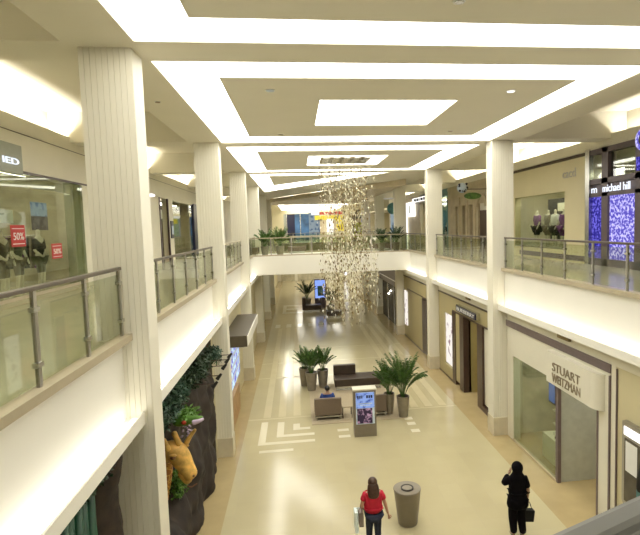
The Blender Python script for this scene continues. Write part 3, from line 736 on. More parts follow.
# greenish window with goods (between 1st and 2nd left columns)
t = thing('shopfront', 'upper left shop window with lime green panel, between the nearest two left columns', 'shopfront', (UL, 26, ZF))
part('interior', MB().box(UL-2.2, UL-2.1, 24.9, 34.5, ZF, 8.85), 'interior_mid', t)
part('window_frame', MB().box(UL-.05, UL+.04, 25.2, 25.32, ZF, 8.85).box(UL-.05, UL+.04, 26.8, 26.9, ZF, 8.85), 'dark_frame', t)
part('lime_panel', MB().box(UL-.6, UL-.55, 25.4, 26.1, ZF+.9, 8.1), 'lime', t)
part('wood_base', MB().box(UL-.6, UL-.5, 25.4, 26.7, ZF, ZF+.9), 'wood', t)
t = thing('shopfront', 'glazed upper left shop with dark navy end post and small blue wall sign', 'shopfront', (UL, 31, ZF))
part('window_pane', MB().box(UL-.04, UL-.02, 27.9, 33.2, ZF+.1, 8.8), 'shop_glass', t)
part('end_post', MB().box(UL-.2, UL+.06, 33.2, 35.2, ZF, 8.9), 'navy', t)
part('lime_display', MB().box(UL-.9, UL-.8, 31.4, 32.8, 6.9, 8.0), 'lime', t)
part('white_display', MB().box(UL-.9, UL-.8, 28.2, 30.2, 7.9, 8.4), 'white', t)
part('dark_display', MB().box(UL-1.2, UL-1.0, 30.2, 31.4, ZF, 8.6), 'interior_dark', t)
f = MB()
for i in range(14): f.box(UL-1.9, UL-1.5, 28.2+i*.35, 28.2+i*.35+.2, ZF+.1+.3*(i % 3), ZF+.8+.25*(i % 4))
part('stock', f, 'garment_grey', t)
part('shop_lamp', MB().box(UL-1.2, UL-.8, 28.5, 32.5, 8.72, 8.76), 'shop_light', t)
t = thing('wall_sign', 'small blue and white plaque on the cream pier, upper left', 'sign', (UL+.02, 27.4, 7.2))
part('plate', MB().box(UL, UL+.05, 27.2, 27.7, 6.85, 7.75), 'navy', t); part('label_strip', MB().box(UL+.05, UL+.06, 27.25, 27.65, 7.05, 7.5), 'lens', t)
t = thing('wall_lamp', 'glowing half round wall lamp above the upper left pier', 'lamp', (UL+.05, 23.4, 8.75))
part('bowl', MB().sph((UL+.12, 23.5, 8.82), .16, (1, 2.2, .45)), 'white_lit', t)
# grey hanging sign with letters at left border
t = thing('store_sign', 'grey-green illuminated shop sign with white letters at the left border of the view', 'sign', (UL+.2, 11.6, 8.6))
part('panel', MB().box(UL+.02, UL+.12, 9.8, 12.88, 8.62, 9.28), 'grey_sign', t)
part('lettering', MB().text('IED', .20, (UL+.13, 12.02, 8.82), (0, 1, 0), (0, 0, 1), .02, .68, .0), 'letter_light', t)
def percent_sign(x, y, z, w, h, lab):
    t = thing('sale_sign', lab, 'sign', (x, y, z))
    part('card', MB().box(x-.01, x, y, y+w, z, z+h), 'red_sign', t)
    part('lettering', MB().text('50%', h*.48, (x+.004, y+w*.12, z+h*.32), (0, 1, 0), (0, 0, 1), .006, w*.76), 'white', t)
    for k in (.82, .12): part('text_line', MB().box(x, x+.004, y+.05, y+w-.05, z+h*k, z+h*(k+.03)), 'white', t)
percent_sign(UL+.03, 12.33, 6.95, .60, .50, 'larger red 50% sale card in the upper left shop window')
percent_sign(UL+.03, 14.2, 6.57, .58, .40, 'smaller red 50% sale card on the mannequin nearest the nearest left column')
t = thing('poster_card', 'white notice hanging above the larger red sale card', 'poster', (UL-.6, 12.4, 7.4))
part('sheet', MB().box(UL-.62, UL-.6, 12.6, 13.7, 7.52, 7.85), 'white', t); part('print_line', MB().box(UL-.6, UL-.595, 12.7, 13.3, 7.72, 7.76), 'grey_sign', t)
t = thing('poster_card', 'blue and brown landscape poster inside the upper left window', 'poster', (UL-1, 14.8, 7.4))
part('sky_print', MB().box(-7.4, -7.37, 15.4, 16.3, 7.75, 8.15), 'poster_sky', t); part('beach_print', MB().box(-7.4, -7.37, 15.4, 16.3, 7.35, 7.75), 'poster_beach', t)
mn = [(-6.95, 11.7, 'garment_green', 'garment_black', 'mannequin in dull green at the left border of the window'),
      (-6.9, 12.9, 'garment_grey', 'garment_grey', 'mannequin in grey standing right below the larger red sale card'),
      (-7.0, 13.75, 'garment_green', 'garment_grey', 'mannequin with raised arm between the two red sale cards'),
      (-6.85, 14.55, 'garment_black', 'garment_green', 'mannequin in black behind the smaller red sale card')]
for i, (x, y, a, b_, lb) in enumerate(mn): mannequin(x, y, ZF+.06, 1.78, a, b_, lb, rz=-math.pi/2, grp='window mannequins in the upper left shop', pose=i % 2)
for i, (y, lb) in enumerate(((16.9, 'clothes rail of dark garments deep inside the upper left shop, near end'), (10.0, 'clothes rail of dark garments at the outermost left of the upper left shop'))):
    t = thing('clothes_rail', lb, 'clothes rail', (-8.6, y, ZF+.06))
    part('rail', MB().cyl((-9.3, y, 7.2), (-7.9, y, 7.2), .02).cyl((-9.3, y, ZF+.06), (-9.3, y, 7.2), .02).cyl((-7.9, y, ZF+.06), (-7.9, y, 7.2), .02), 'steel', t)
    for j in range(9):
        xx = -9.2+j*.15
        part('garment', MB().prism_x([(y-.18, 7.15), (y+.18, 7.15), (y+.24, 6.2), (y-.24, 6.2)], xx, xx+.06), ['garment_black', 'garment_grey', 'garment_purple'][j % 3], t)
# ------------------------------------------------------------------ upper right shopfronts
t = thing('shopfront', 'smooth cream fashion shopfront with one wide display window, upper right', 'shopfront', (UR, 20, ZF))
f = MB(); X = UR
f.box(X, X+.3, 17.25, 18.75, ZF, 9.48); f.box(X, X+.3, 18.75, 24.3, 8.32, 9.48); f.box(X, X+.3, 23.3, 24.3, ZF, 8.32); f.box(X, X+.3, 18.75, 23.3, ZF, ZF+.45)
part('wall_panel', f, 'wall_cream', t)
part('dark_head', MB().box(X+.1, X+.3, 17.25, 24.3, 9.48, 9.62), 'brown_frame', t)
part('window_pane', MB().box(X+.02, X+.03, 18.75, 23.3, ZF+.45, 8.32), 'shop_glass', t)
part('base_band', MB().box(X-.02, X, 17.3, 22.75, ZF+.08, ZF+.28), 'dark_frame', t)
part('lettering', MB().text('cacd', .48, (X-.01, 18.9, 8.82), (0, -1, 0), (0, 0, 1), .02, .95), 'post_metal', t, 'thin small metal lettering')
part('interior', MB().box(X+2.6, X+2.7, 17.3, 24.3, ZF, 9).box(X+.3, X+2.6, 24.2, 24.3, ZF, 9).box(X+.3, X+2.6, 17.25, 17.3, ZF, 9.), 'panel_white', t)
part('window_floor', MB().box(X+.05, X+2.6, 17.3, 24.2, ZF+.3, ZF+.45), 'interior_mid', t)
part('backdrop', MB().box(X+.85, X+.9, 18.9, 21.7, 6.3, 8.15), 'garment_black', t)
part('backdrop_card', MB().box(X+.82, X+.85, 20.0, 20.8, 7.6, 7.95), 'panel_white', t)
part('shop_lamp', MB().box(X+.35, X+.6, 18.9, 23.2, 8.5, 8.54), 'shop_light', t)
mr = [(21.9, 'garment_purple', 'garment_black', 'mannequin in pink and purple, leftmost in the upper right window'),
      (20.9, 'garment_grey', 'garment_grey', 'mannequin in pale grey print left of the middle of the upper right window'),
      (20.3, 'white', 'garment_black', 'mannequin in white blouse in the middle of the upper right window'),
      (19.6, 'garment_purple', 'garment_purple', 'mannequin in long violet dress in the upper right window'),
      (19.05, 'garment_red', 'garment_black', 'mannequin in red and dark skirt, rightmost in the upper right window')]
for i, (y, a, b_, lb) in enumerate(mr): mannequin(X+.45, y, ZF+.45, 1.7, a, b_, lb, rz=math.pi/2, grp='window mannequins in the upper right shop', pose=i % 2, wide=1.75)
solo('scarf', leafy(MB(), (X+.4, 18.98, 7.65), (.08, .1, .16), 60, .1, .05), 'garment_yellow', 'neon yellow top piece above the red mannequin in the upper right window', 'scarf')
# jeweller
t = thing('shopfront', 'dark jeweller shopfront with glittering violet windows at the right border', 'shopfront', (UR, 14, ZF))
part('side_jamb', MB().box(X-.06, X+.1, 17.0, 17.25, ZF, 9.66), 'steel', t)
f = MB().box(X, X+.3, 7, 17.0, 7.98, 8.1).box(X, X+.3, 7, 17.0, 8.42, 8.6).box(X, X+.3, 16.0, 16.35, ZF, 9.8).box(X, X+.3, 13.9, 14.62, ZF, 9.8).box(X, X+.3, 7, 17, 9.45, 9.8).box(X, X+.3, 7, 14, ZF, 9.8).box(X, X+.3, 7, 17, ZF, ZF+.25)
part('dark_frame', f, 'dark_frame', t)
part('sparkling_window', MB().box(X+.08, X+.12, 14.62, 16.0, ZF+.25, 7.98), 'purple_sparkle', t, 'glittering violet-blue bead display')
part('side_window', MB().box(X+.08, X+.12, 16.35, 17.0, ZF+.25, 7.98), 'blue_sparkle', t, 'darker blue bead display')
f = MB().box(X+.1, X+.13, 14.62, 17.0, 8.1, 8.42); part('sign_band', f, 'dark_frame', t)
part('upper_pane', MB().box(X+.1, X+.13, 14.62, 17.0, 8.6, 9.45), 'green_glass', t)
part('lettering', MB().text('michael hill', .36, (X-.01, 16.28, 8.12), (0, -1, 0), (0, 0, 1), .02, 1.45, .0).text('m', .36, (X-.01, 16.95, 8.12), (0, -1, 0), (0, 0, 1), .02, .35, .0), 'letter_light', t, 'white glowing lowercase letters')
part('interior', MB().box(X+2, X+2.1, 7, 17.2, ZF, 9.).box(X+.6, X+.7, 15.0, 16.0, 8.7, 9.3), 'interior_mid', t)
part('shop_lamp', MB().box(X+.8, X+1.2, 14.8, 16.8, 8.9, 8.94), 'shop_light', t)
t = thing('round_sign', 'round glowing violet logo sign at the upper right corner of the jeweller', 'sign', (X-.1, 14.1, 9.2))
part('disc', MB().cyl((X-.04, 14.25, 9.55), (X, 14.25, 9.55), .33, n=28), 'purple_sparkle', t)
part('centre', MB().cyl((X-.05, 14.25, 9.55), (X-.03, 14.25, 9.55), .17, n=24), 'dark_frame', t)
t = thing('screen_sign', 'small blue screen under the round jeweller logo, right border', 'screen', (X-.05, 14.1, 8.7))
part('screen', MB().box(X-.05, X, 13.2, 14.5, 8.65, 9.05), 'blue_sparkle', t)
# stone facade with arch (between 1st and 2nd visible right columns)
t = thing('shopfront', 'tan stone shop facade with slim dark windows and an arched doorway, upper right gallery', 'shopfront', (UR, 29, ZF))
f = MB(); f.box(X, X+.3, 24.6, 34, 8.9, 9.62); f.box(X-.08, X, 24.6, 34, 8.86, 8.98); f.box(X-.05, X, 24.6, 34, 9.4, 9.55)
segs = [(24.6, 26.9), (28.3, 29.1), (29.7, 30.4), (31.0, 32.0), (32.4, 34)]
for a, b_ in segs: f.box(X, X+.3, a, b_, ZF, 8.9)
for a, b_ in ((26.9, 28.3), (29.1, 29.7), (30.4, 31.0), (32.0, 32.4)): f.box(X, X+.3, a, b_, 8.3, 8.9)
part('stonework', f, 'stone_tan', t)
for a, b_ in ((29.1, 29.7), (30.4, 31.0), (32.0, 32.4)): part('slim_window', MB().box(X+.2, X+.25, a, b_, ZF, 8.3), 'brown_frame', t)
f = MB(); pts = [(26.8+.0, 8.0)]
pts = [(27.6+.95*math.cos(math.radians(a)), 8.1+.75*math.sin(math.radians(a))) for a in range(0, 181, 15)]+[(27.6+.62*math.cos(math.radians(a)), 8.1+.5*math.sin(math.radians(a))) for a in range(180, -1, -15)]
f.prism_x(pts, X-.1, X); part('arch', f, 'stone_tan', t)
part('door', MB().box(X+.12, X+.2, 26.95, 28.25, ZF, 7.9), 'garment_red', t, 'dark red door'); part('fanlight', MB().box(X+.12, X+.2, 26.95, 28.25, 7.9, 8.3), 'panel_white', t)
for c_ in t.children:
    if c_.name.startswith('door'): c_.data.materials[0] = MATS['brown_frame']
for y in (28.7, 30.05, 31.5): part('pilaster', MB().box(X-.08, X, y-.14, y+.14, ZF, 8.86), 'stone_tan', t)
t = thing('projecting_sign', 'green oval sign with a patterned globe, projecting over the arched doorway', 'sign', (9.2, 26.2, 8.6))
part('oval', MB().sph((9.3, 26.0, 8.62), .5, (.95, .12, .36), 20, 12), 'leaf', t, smooth=True)
part('globe', MB().sph((8.75, 26.05, 9.05), .27, (1, 1, 1), 14, 10), 'lens', t, smooth=True)
f = MB()
for i in range(10): f.sph((8.75+.22*math.cos(i*1.9), 25.88+.03*math.sin(i), 9.05+.2*math.sin(i*2.7)), .06)
part('globe_pattern', f, 'navy', t)
part('bracket', MB().cyl((8.8, 26.1, 8.98), (UR, 26.1, 8.98), .025), 'brown_frame', t)
# next shop on
t = thing('shopfront', 'dim glazed shop further along the upper right gallery with bright ceiling strips', 'shopfront', (UR, 37, ZF))
part('interior', MB().box(X+1.8, X+1.9, 34, 42, ZF, 9).box(X, X+.3, 34, 34.3, ZF, 9.6).box(X, X+.3, 34.3, 42, 9.1, 9.62), 'teal', t)
part('shop_lamp', MB().box(X+.3, X+.5, 34.5, 41, 8.9, 8.95).box(X+1.0, X+1.1, 34.5, 41, 8.7, 8.74), 'shop_light', t)
part('window_pane', MB().box(X+.02, X+.04, 34.3, 38.5, ZF, 9.1), 'shop_glass', t)
part('door_frame', MB().box(X-.05, X+.1, 38.3, 38.6, ZF, 9.4), 'brown_frame', t)
mannequin(UR+.5, 35.9, ZF, 1.8, 'garment_black', 'white', 'black and white dressed mannequin left in the dim far right upper shop', rz=math.pi/2)
mannequin(UR+.5, 34.9, ZF, 1.8, 'white', 'garment_black', 'white topped mannequin right in the dim far right upper shop', rz=math.pi/2)
t = thing('store_sign', 'dark framed pale sign over the far shop entrance, upper right of the footbridge', 'sign', (X-.1, 41, 8.9))
part('frame', MB().box(X-.12, X, 38.6, 44.4, 9.0, 9.55), 'brown_frame', t); s = part('face', MB().box(X-.14, X-.12, 38.9, 44.1, 9.1, 9.45), 'white_lit', t)
f = MB()
for y_, w_ in ((43.4, .7), (42.5, .6), (41.7, .3), (41.1, .7), (40.2, .5)): f.box(X-.16, X-.14, y_-w_, y_, 9.16, 9.38)
part('lettering', f, 'garment_black', s)
t = thing('advertising_sign', 'tall bright white advertising panel at the far right gallery', 'sign', (X-.1, 45, ZF))
part('panel', MB().box(X-.2, X-.1, 43.2, 47., 7.9, 9.2).box(X-.2, X-.1, 46.3, 47., ZF, 7.9), 'white_lit', t)
part('print', MB().box(X-.215, X-.2, 44.6, 45.2, 8.2, 8.9), 'lens', t)
struct('wall_right_upper', MB().box(X, X+.3, 42, 56, ZF, 9.62), 'stone_tan')
t = thing('directory_totem', 'slim teal totem sign with round head beyond the footbridge, right', 'sign', (5.6, 37, ZF))
t2 = thing('number_sign', 'hanging dark number 6 over a lime green banner beyond the chandelier', 'sign', (6.3, 53, 7))
part('numeral', MB().text('6', 1.35, (6.0, 52.6, 8.0), (1, 0, 0), (0, 0, 1), .08, .9, .03), 'garment_black', t2)
part('banner', MB().box(6.0, 7.1, 52.7, 52.75, 6.0, 7.6), 'lime', t2)
for c_ in t.children: pass
tx, ty = 7.85, 40.6
part('pole', MB().box(tx-.22, tx+.22, ty-.1, ty+.1, ZF, 8.2), 'poster_sky', t); part('head', MB().cyl((tx, ty-.12, 8.55), (tx, ty+.12, 8.55), .48, n=24), 'teal', t)
# ------------------------------------------------------------------ far upper shops
t = thing('shopfront', 'deep blue glazed shopfront at the far end of the upper level', 'shopfront', (.2, 72, ZF))
for i, (a, b_, mt) in enumerate(((-1.6, -1.2, 'grey_sign'), (-1.2, -.1, 'navy'), (-.1, .6, 'blue_shop'), (.7, 1.8, 'blue_shop'))):
    part('window_bay', MB().box(a, b_, 70, 70.2, ZF, 9.1), mt, t)
part('mullion', MB().box(-1.25, -1.15, 69.9, 70, ZF, 9.1).box(.6, .7, 69.9, 70, ZF, 9.1), 'steel', t)
t = thing('shopfront', 'pale blue tiled shop beside the deep blue one at the far end', 'shopfront', (2.6, 71, ZF))
part('wall_panel', MB().box(1.8, 3.3, 69.8, 70.2, ZF, 9.2), 'poster_sky', t); part('lamp', MB().box(2.2, 3.2, 69.7, 69.8, 8.9, 9.2), 'white_lit', t)
t = thing('shopfront', 'bright yellow and red shopfront at the far end of the upper level', 'shopfront', (5, 70, ZF))
part('red_band', MB().box(3.3, 6.4, 69.5, 70, 8.9, 9.3), 'red_shop', t); part('yellow_band', MB().box(2.6, 6.6, 69.4, 69.9, 8.2, 8.8), 'yellow_shop', t)
part('wall_panel', MB().box(3.3, 6.4, 69.7, 70.2, ZF, 8.2), 'stone_tan', t); part('side_pier', MB().box(5.5, 6.5, 69.4, 69.7, 6.6, 8.2), 'yellow_shop', t)
part('poster', MB().box(4.2, 5.1, 69.3, 69.4, 6.2, 8.3), 'white_lit', t)
# banners seen through the chandelier
for i, (x, mt, lb) in enumerate(((3.75, 'garment_grey', 'grey standing banner just past the footbridge, left of the blue one'), (4.85, 'poster_blue', 'blue and white standing banner just past the footbridge'))):
    t = thing('standing_banner', lb, 'banner', (x, 52.8, ZF))
    part('print', MB().box(x+2, x+2.9, 53, 53.05, ZF+.1, 8.6), mt, t); part('foot', MB().box(x+1.9, x+3, 52.8, 53.3, ZF, ZF+.1), 'dark_frame', t)
# ------------------------------------------------------------------ plants
def palm(x, y, z, pr, ph, top, spread, label, n=16, mat='leaf', square=False, grp=None):
    t = thing('potted_palm', label, 'potted plant', (x, y, z), grp)
    q = MB().lathe([(pr*.66, 0), (pr, ph), (pr*.88, ph), (pr*.84, ph-.08)], (x, y, z), 20)
    part('pot', q, 'pot_metal', t, smooth=False)
    part('soil', MB().cyl((x, y, z+ph-.10), (x, y, z+ph-.05), pr*.84, n=16), 'soil', t)
    st = MB(); lf = MB(); bm = lf.bm
    H = top-ph; n = int(n*1.5)
    for i in range(n):
        a = i*2.399+random.uniform(-.3, .3); k = ((i % 7)+.5)/7
        Lf = H*random.uniform(.85, 1.12)*(1.05-.25*k); e0 = math.radians(89-20*k+random.uniform(-5, 5)); bend = math.radians(45+65*k)*(.40+spread*.45)
        p = Vector((x+.05*math.cos(a), y+.05*math.sin(a), z+ph-.06)); pts = [p.copy()]; N = 14; dirs = []
        for q_ in range(N):
            u = q_/N; el = e0-bend*u**1.6
            d = Vector((math.cos(el)*math.cos(a), math.cos(el)*math.sin(a), math.sin(el))); dirs.append(d); p = p+d*Lf/N; pts.append(p.copy())
        for q_ in range(0, N, 2): st.cyl(pts[q_], pts[min(q_+2, N)], .008, n=4)
        side = Vector((-math.sin(a), math.cos(a), 0))
        for q_ in range(5, N+1):
            for sub in (0, .5):
                p0 = pts[q_] if not sub or q_ == N else (pts[q_]+pts[q_+1])/2
                d = dirs[min(q_, N-1)]; u = (q_-5)/(N-5); L = (.13+.17*math.sin(math.pi*min(1, u*.85+.12)))*min(H, 1.25)*.6
                for sg in (-1, 1):
                    dr = (side*sg*(.75-.3*u)+d*.75+Vector((0, 0, random.uniform(-.25, .15)))).normalized(); mid = p0+dr*L*.5; tip = p0+dr*L-Vector((0, 0, .28*L))
                    w = d*.016
                    v = [bm.verts.new(c) for c in (p0, mid+w, tip, mid-w)]; bm.faces.new(v[:3]); bm.faces.new((v[0], v[2], v[3]))
    part('stem', st, 'leaf', t); part('foliage', lf, mat, t)
    return t
palm(.44, 22.2, 0, .27, .82, 1.95, .3, 'tall palm in a grey tapered pot, front one of the left plant group', 18)
palm(.96, 22.5, 0, .26, .82, 1.85, .25, 'palm in a grey tapered pot, right one of the left plant group', 14)
palm(.14, 22.95, 0, .25, .82, 1.75, .25, 'palm in a grey tapered pot, rear one of the left plant group', 12)
palm(3.76, 18.35, 0, .25, .8, 2.4, .55, 'large areca palm in the nearer pot right of the sign kiosk', 24)
palm(3.30, 18.75, 0, .22, .8, 2.1, .35, 'palm in the slimmer pot just right of the second armchair', 14)
palm(-1.9, 31.2, ZF, .26, .55, 1.62, .5, 'potted palm on the footbridge at its far left end', 14, 'leaf')
palm(-1.0, 31.4, ZF, .28, .55, 1.7, .7, 'wide potted palm on the footbridge, second from the left end', 18, 'leaf')
palm(5.25, 31.2, ZF, .24, .55, 1.5, .45, 'potted palm on the footbridge, left one at its right end', 12, 'leaf_dark')
palm(6.2, 31.3, ZF, .24, .55, 1.55, .5, 'potted palm on the footbridge, right one at its right end', 12, 'leaf_dark')
palm(.75, 45.5, 0, .4, .9, 2.6, .8, 'dark leafy tree in a pot in the far seating area', 20, 'leaf_dark')
palm(2.6, 41.5, 0, .35, .8, 2.4, .7, 'dark leafy plant behind the lower crystals of the chandelier', 16, 'leaf_dark')
def bench(x0, x1, y0, y1, z, h, lab, mat='leather'):
    t = thing('bench', lab, 'bench', ((x0+x1)/2, (y0+y1)/2, z))
    part('seat', MB().box(x0, x1, y0, y1, z+.14, z+h), mat, t, bevel=.02)
    part('base', MB().box(x0+.1, x1-.1, y0+.1, y1-.1, z, z+.14), 'steel', t)
    return t
bench(-2.62, -2.28, 30.5, 31.8, ZF, .5, 'small brown bench at the far left end of the footbridge', 'taupe_back')
bench(-.55, .6, 32.2, 32.9, ZF, .45, 'low brown bench at the back of the footbridge, left half', 'taupe_back')
bench(4.7, 6.2, 32.3, 32.9, ZF, .45, 'low brown bench at the back of the footbridge, right half', 'taupe_back')
# far seating
t = bench(.3, 1.9, 43.4, 44.4, 0, .55, 'brown bench in front of the potted tree in the far seating area'); part('backrest', MB().box(.3, .6, 43.4, 44.4, .55, 1.2), 'leather', t)
bench(2.2, 3.4, 40., 40.9, 0, .5, 'dark bench partly behind the lower chandelier crystals')
bench(1.5, 2.3, 46.2, 47.2, 0, .9, 'dark armchair next to the blue lit kiosk in the far seating area')
t = thing('advertising_kiosk', 'blue lit advertising kiosk in the far seating area under the footbridge', 'kiosk', (2.0, 45.2, 0))
part('body', MB().box(1.45, 2.45, 45.2, 45.6, 0, 2.6), 'dark_frame', t); part('screen', MB().box(1.5, 2.4, 45.17, 45.2, .9, 2.5), 'lcd_blue', t); part('picture', MB().box(1.72, 2.2, 45.15, 45.17, 1.1, 2.0), 'teal', t)
# far ground-floor shops and signs under the bridge
t = thing('shopfront', 'brown and gold shopfront on the far ground floor under the footbridge', 'shopfront', (3, 70, 0))
part('fascia', MB().box(0, 7, 69.8, 70.1, 2.9, 4.3), 'wood', t); part('window_bay', MB().box(0, 7, 70, 70.2, 0, 2.9), 'interior_mid', t)
part('sign_panel', MB().box(2.2, 3.6, 69.7, 69.8, 3.1, 4.0), 'garment_black', t); part('lit_panel', MB().box(4.2, 5.6, 69.7, 69.8, 2.4, 3.8), 'gold_dark', t); part('lamp', MB().box(6.4, 7., 69.6, 69.8, .5, 3.8), 'white_lit', t)
t = thing('shopfront', 'pale shopfront on the far ground floor, left half', 'shopfront', (-1.6, 70, 0))
part('wall_panel', MB().box(-2.7, 0, 69.8, 70.1, 0, 4.3), 'panel_white', t); part('window_bay', MB().box(-2.2, -.4, 69.7, 69.8, 0, 2.8), 'interior_mid', t)
for i in range(3):
    solo('ceiling_light', MB().box(-.2+i*1.8, 1.1+i*1.8, 54+i*.1, 77, 4.27, 4.31), 'far_light', ['left', 'middle', 'right'][i]+' rectangular lamp in the far ground floor ceiling beyond the footbridge', 'ceiling light')
# ------------------------------------------------------------------ seating group
struct_rug = solo('rug', MB().box(.32, 3.9, 18.15, 22.9, .004, .014), 'rug', 'flat brown mat under the lounge seating', 'rug')
def armchair(x, y, lab):
    t = thing('armchair', lab, 'armchair', (x, y, .014), 'brown lounge armchairs')
    w = .5
    part('backrest', MB().box(x-w, x+w, y, y+.14, .2, .83), 'taupe_back', t, bevel=.02)
    part('seat', MB().box(x-w+.1, x+w-.1, y+.15, y+.78, .2, .44), 'leather', t, bevel=.03)
    for s in (-1, 1): part('armrest', MB().box(*sorted((x+s*w, x+s*(w-.09))), y+.15, y+.8, .2, .6), 'taupe_back', t, bevel=.02)
    part('base_frame', MB().box(x-w, x+w, y+.0, y+.06, .12, .17).box(x-w, x+w, y+.7, y+.76, .12, .17).box(x-w+.05, x-w+.1, y+.0, y+.76, .014, .12).box(x+w-.1, x+w-.05, y+.0, y+.76, .014, .12), 'steel', t)
    return t
A1 = armchair(.95, 18.5, 'brown armchair with its back to the camera, man sitting in it')
dup(A1, (2.66, 18.5, .014), 0, 'brown armchair with its back to the camera, mostly hidden behind the sign kiosk')
t = thing('lounge_sofa', 'dark brown daybed sofa with one short backrest, far side of the seating group', 'sofa', (2.5, 22.2, .014))
part('seat', MB().box(1.45, 3.55, 21.75, 22.75, .2, .52), 'leather', t, bevel=.03)
part('backrest', MB().box(1.45, 2.45, 22.5, 22.75, .5, .95), 'leather', t, bevel=.03)
part('base', MB().box(1.5, 3.5, 21.8, 22.7, .014, .06).box(1.5, 3.5, 21.85, 21.9, .06, .2).box(1.5, 3.5, 22.6, 22.65, .06, .2), 'steel', t)
t = thing('side_table', 'small slim-legged side table between the armchair and the sign kiosk', 'table', (1.66, 18.75, .014))
part('tabletop', MB().box(1.48, 1.86, 18.55, 18.95, .42, .45), 'rug', t, bevel=.005)
for a in (1.5, 1.84):
    for b_ in (18.57, 18.93): part('leg', MB().cyl((a, b_, .014), (a, b_, .42), .013, n=8), 'brown_frame', t)
# kiosk
t = thing('sign_kiosk', 'freestanding grey kiosk with lit blue and photo advertisement facing the camera', 'kiosk', (2.1, 16.95, 0))
part('body', MB().box(1.73, 2.5, 16.78, 17.1, 0, 1.62), 'bin_metal', t, bevel=.01)
part('cap', MB().box(1.71, 2.52, 16.76, 17.14, 1.62, 1.67), 'panel_white', t)
sc_ = part('screen', MB().box(1.80, 2.44, 16.765, 16.785, .45, 1.56), 'lens', t)
part('blue_print', MB().box(1.81, 2.43, 16.75, 16.765, 1.02, 1.55), 'poster_blue', sc_)
part('photo_print', MB().box(1.84, 2.36, 16.75, 16.765, .48, 1.0), 'poster_photo', sc_)
f = MB()
for x_, w_ in ((1.85, .05), (1.92, .05), (1.99, .04), (2.16, .06), (2.24, .05), (2.31, .06)): f.box(x_, x_+w_, 16.742, 16.75, 1.36, 1.46)
part('headline', f, 'navy', sc_)
part('caption', MB().box(1.88, 2.36, 16.742, 16.75, 1.16, 1.19).box(1.95, 2.3, 16.742, 16.75, 1.1, 1.12), 'lens', sc_)
# bin
t = thing('litter_bin', 'taupe conical litter bin with dark round opening, right of the woman in red', 'bin', (2.43, 11.6, 0))
part('body', MB().lathe([(.225, 0), (.235, .02), (.325, .83), (.335, .86), (.325, .875), (.16, .86)], (2.43, 11.6, 0), 40), 'bin_metal', t, smooth=False)
part('opening', MB().lathe([(.15, .855), (.155, .89), (.125, .89), (.12, .875)], (2.43, 11.6, 0), 28), 'bin_inner', t)
part('inner_disc', MB().cyl((2.43, 11.6, .875), (2.43, 11.6, .882), .12, n=24), 'pot_metal', t)
for c_ in t.children:
    if c_.name.startswith('body'):
        for p in c_.data.polygons: p.use_smooth = abs(p.normal.z) < .5
# ------------------------------------------------------------------ people
def hand(m, w, d, up_, s=1., side=1):
    w, d = Vector(w), Vector(d).normalized(); u = Vector(up_).normalized(); sd = d.cross(u).normalized()
    V = [w, w+d*.05*s, w+d*.09*s]; E = [(0, 1), (1, 2)]; R_ = [.022*s, (.034*s, .018*s), (.036*s, .017*s)]
    for i, (o, L) in enumerate(((-.027, .065), (-.009, .078), (.009, .072), (.027, .055))):
        b = w+d*.088*s+sd*o*s; k = len(V)
        V += [b, b+(d*L*.5)*s+u*.004*s, b+(d*L*.92-(-u)*L*.32)*s]; R_ += [.0105*s, .0095*s, .0075*s]; E += [(2, k), (k, k+1), (k+1, k+2)]
    k = len(V); b = w+d*.03*s-sd*.024*s*side
    V += [b, b+d*.035*s-sd*.025*s*side, b+d*.065*s-sd*.028*s*side]; R_ += [.013*s, .011*s, .009*s]; E += [(1, k), (k, k+1), (k+1, k+2)]
    m.mesh(skin(V, E, R_, 1)); return m
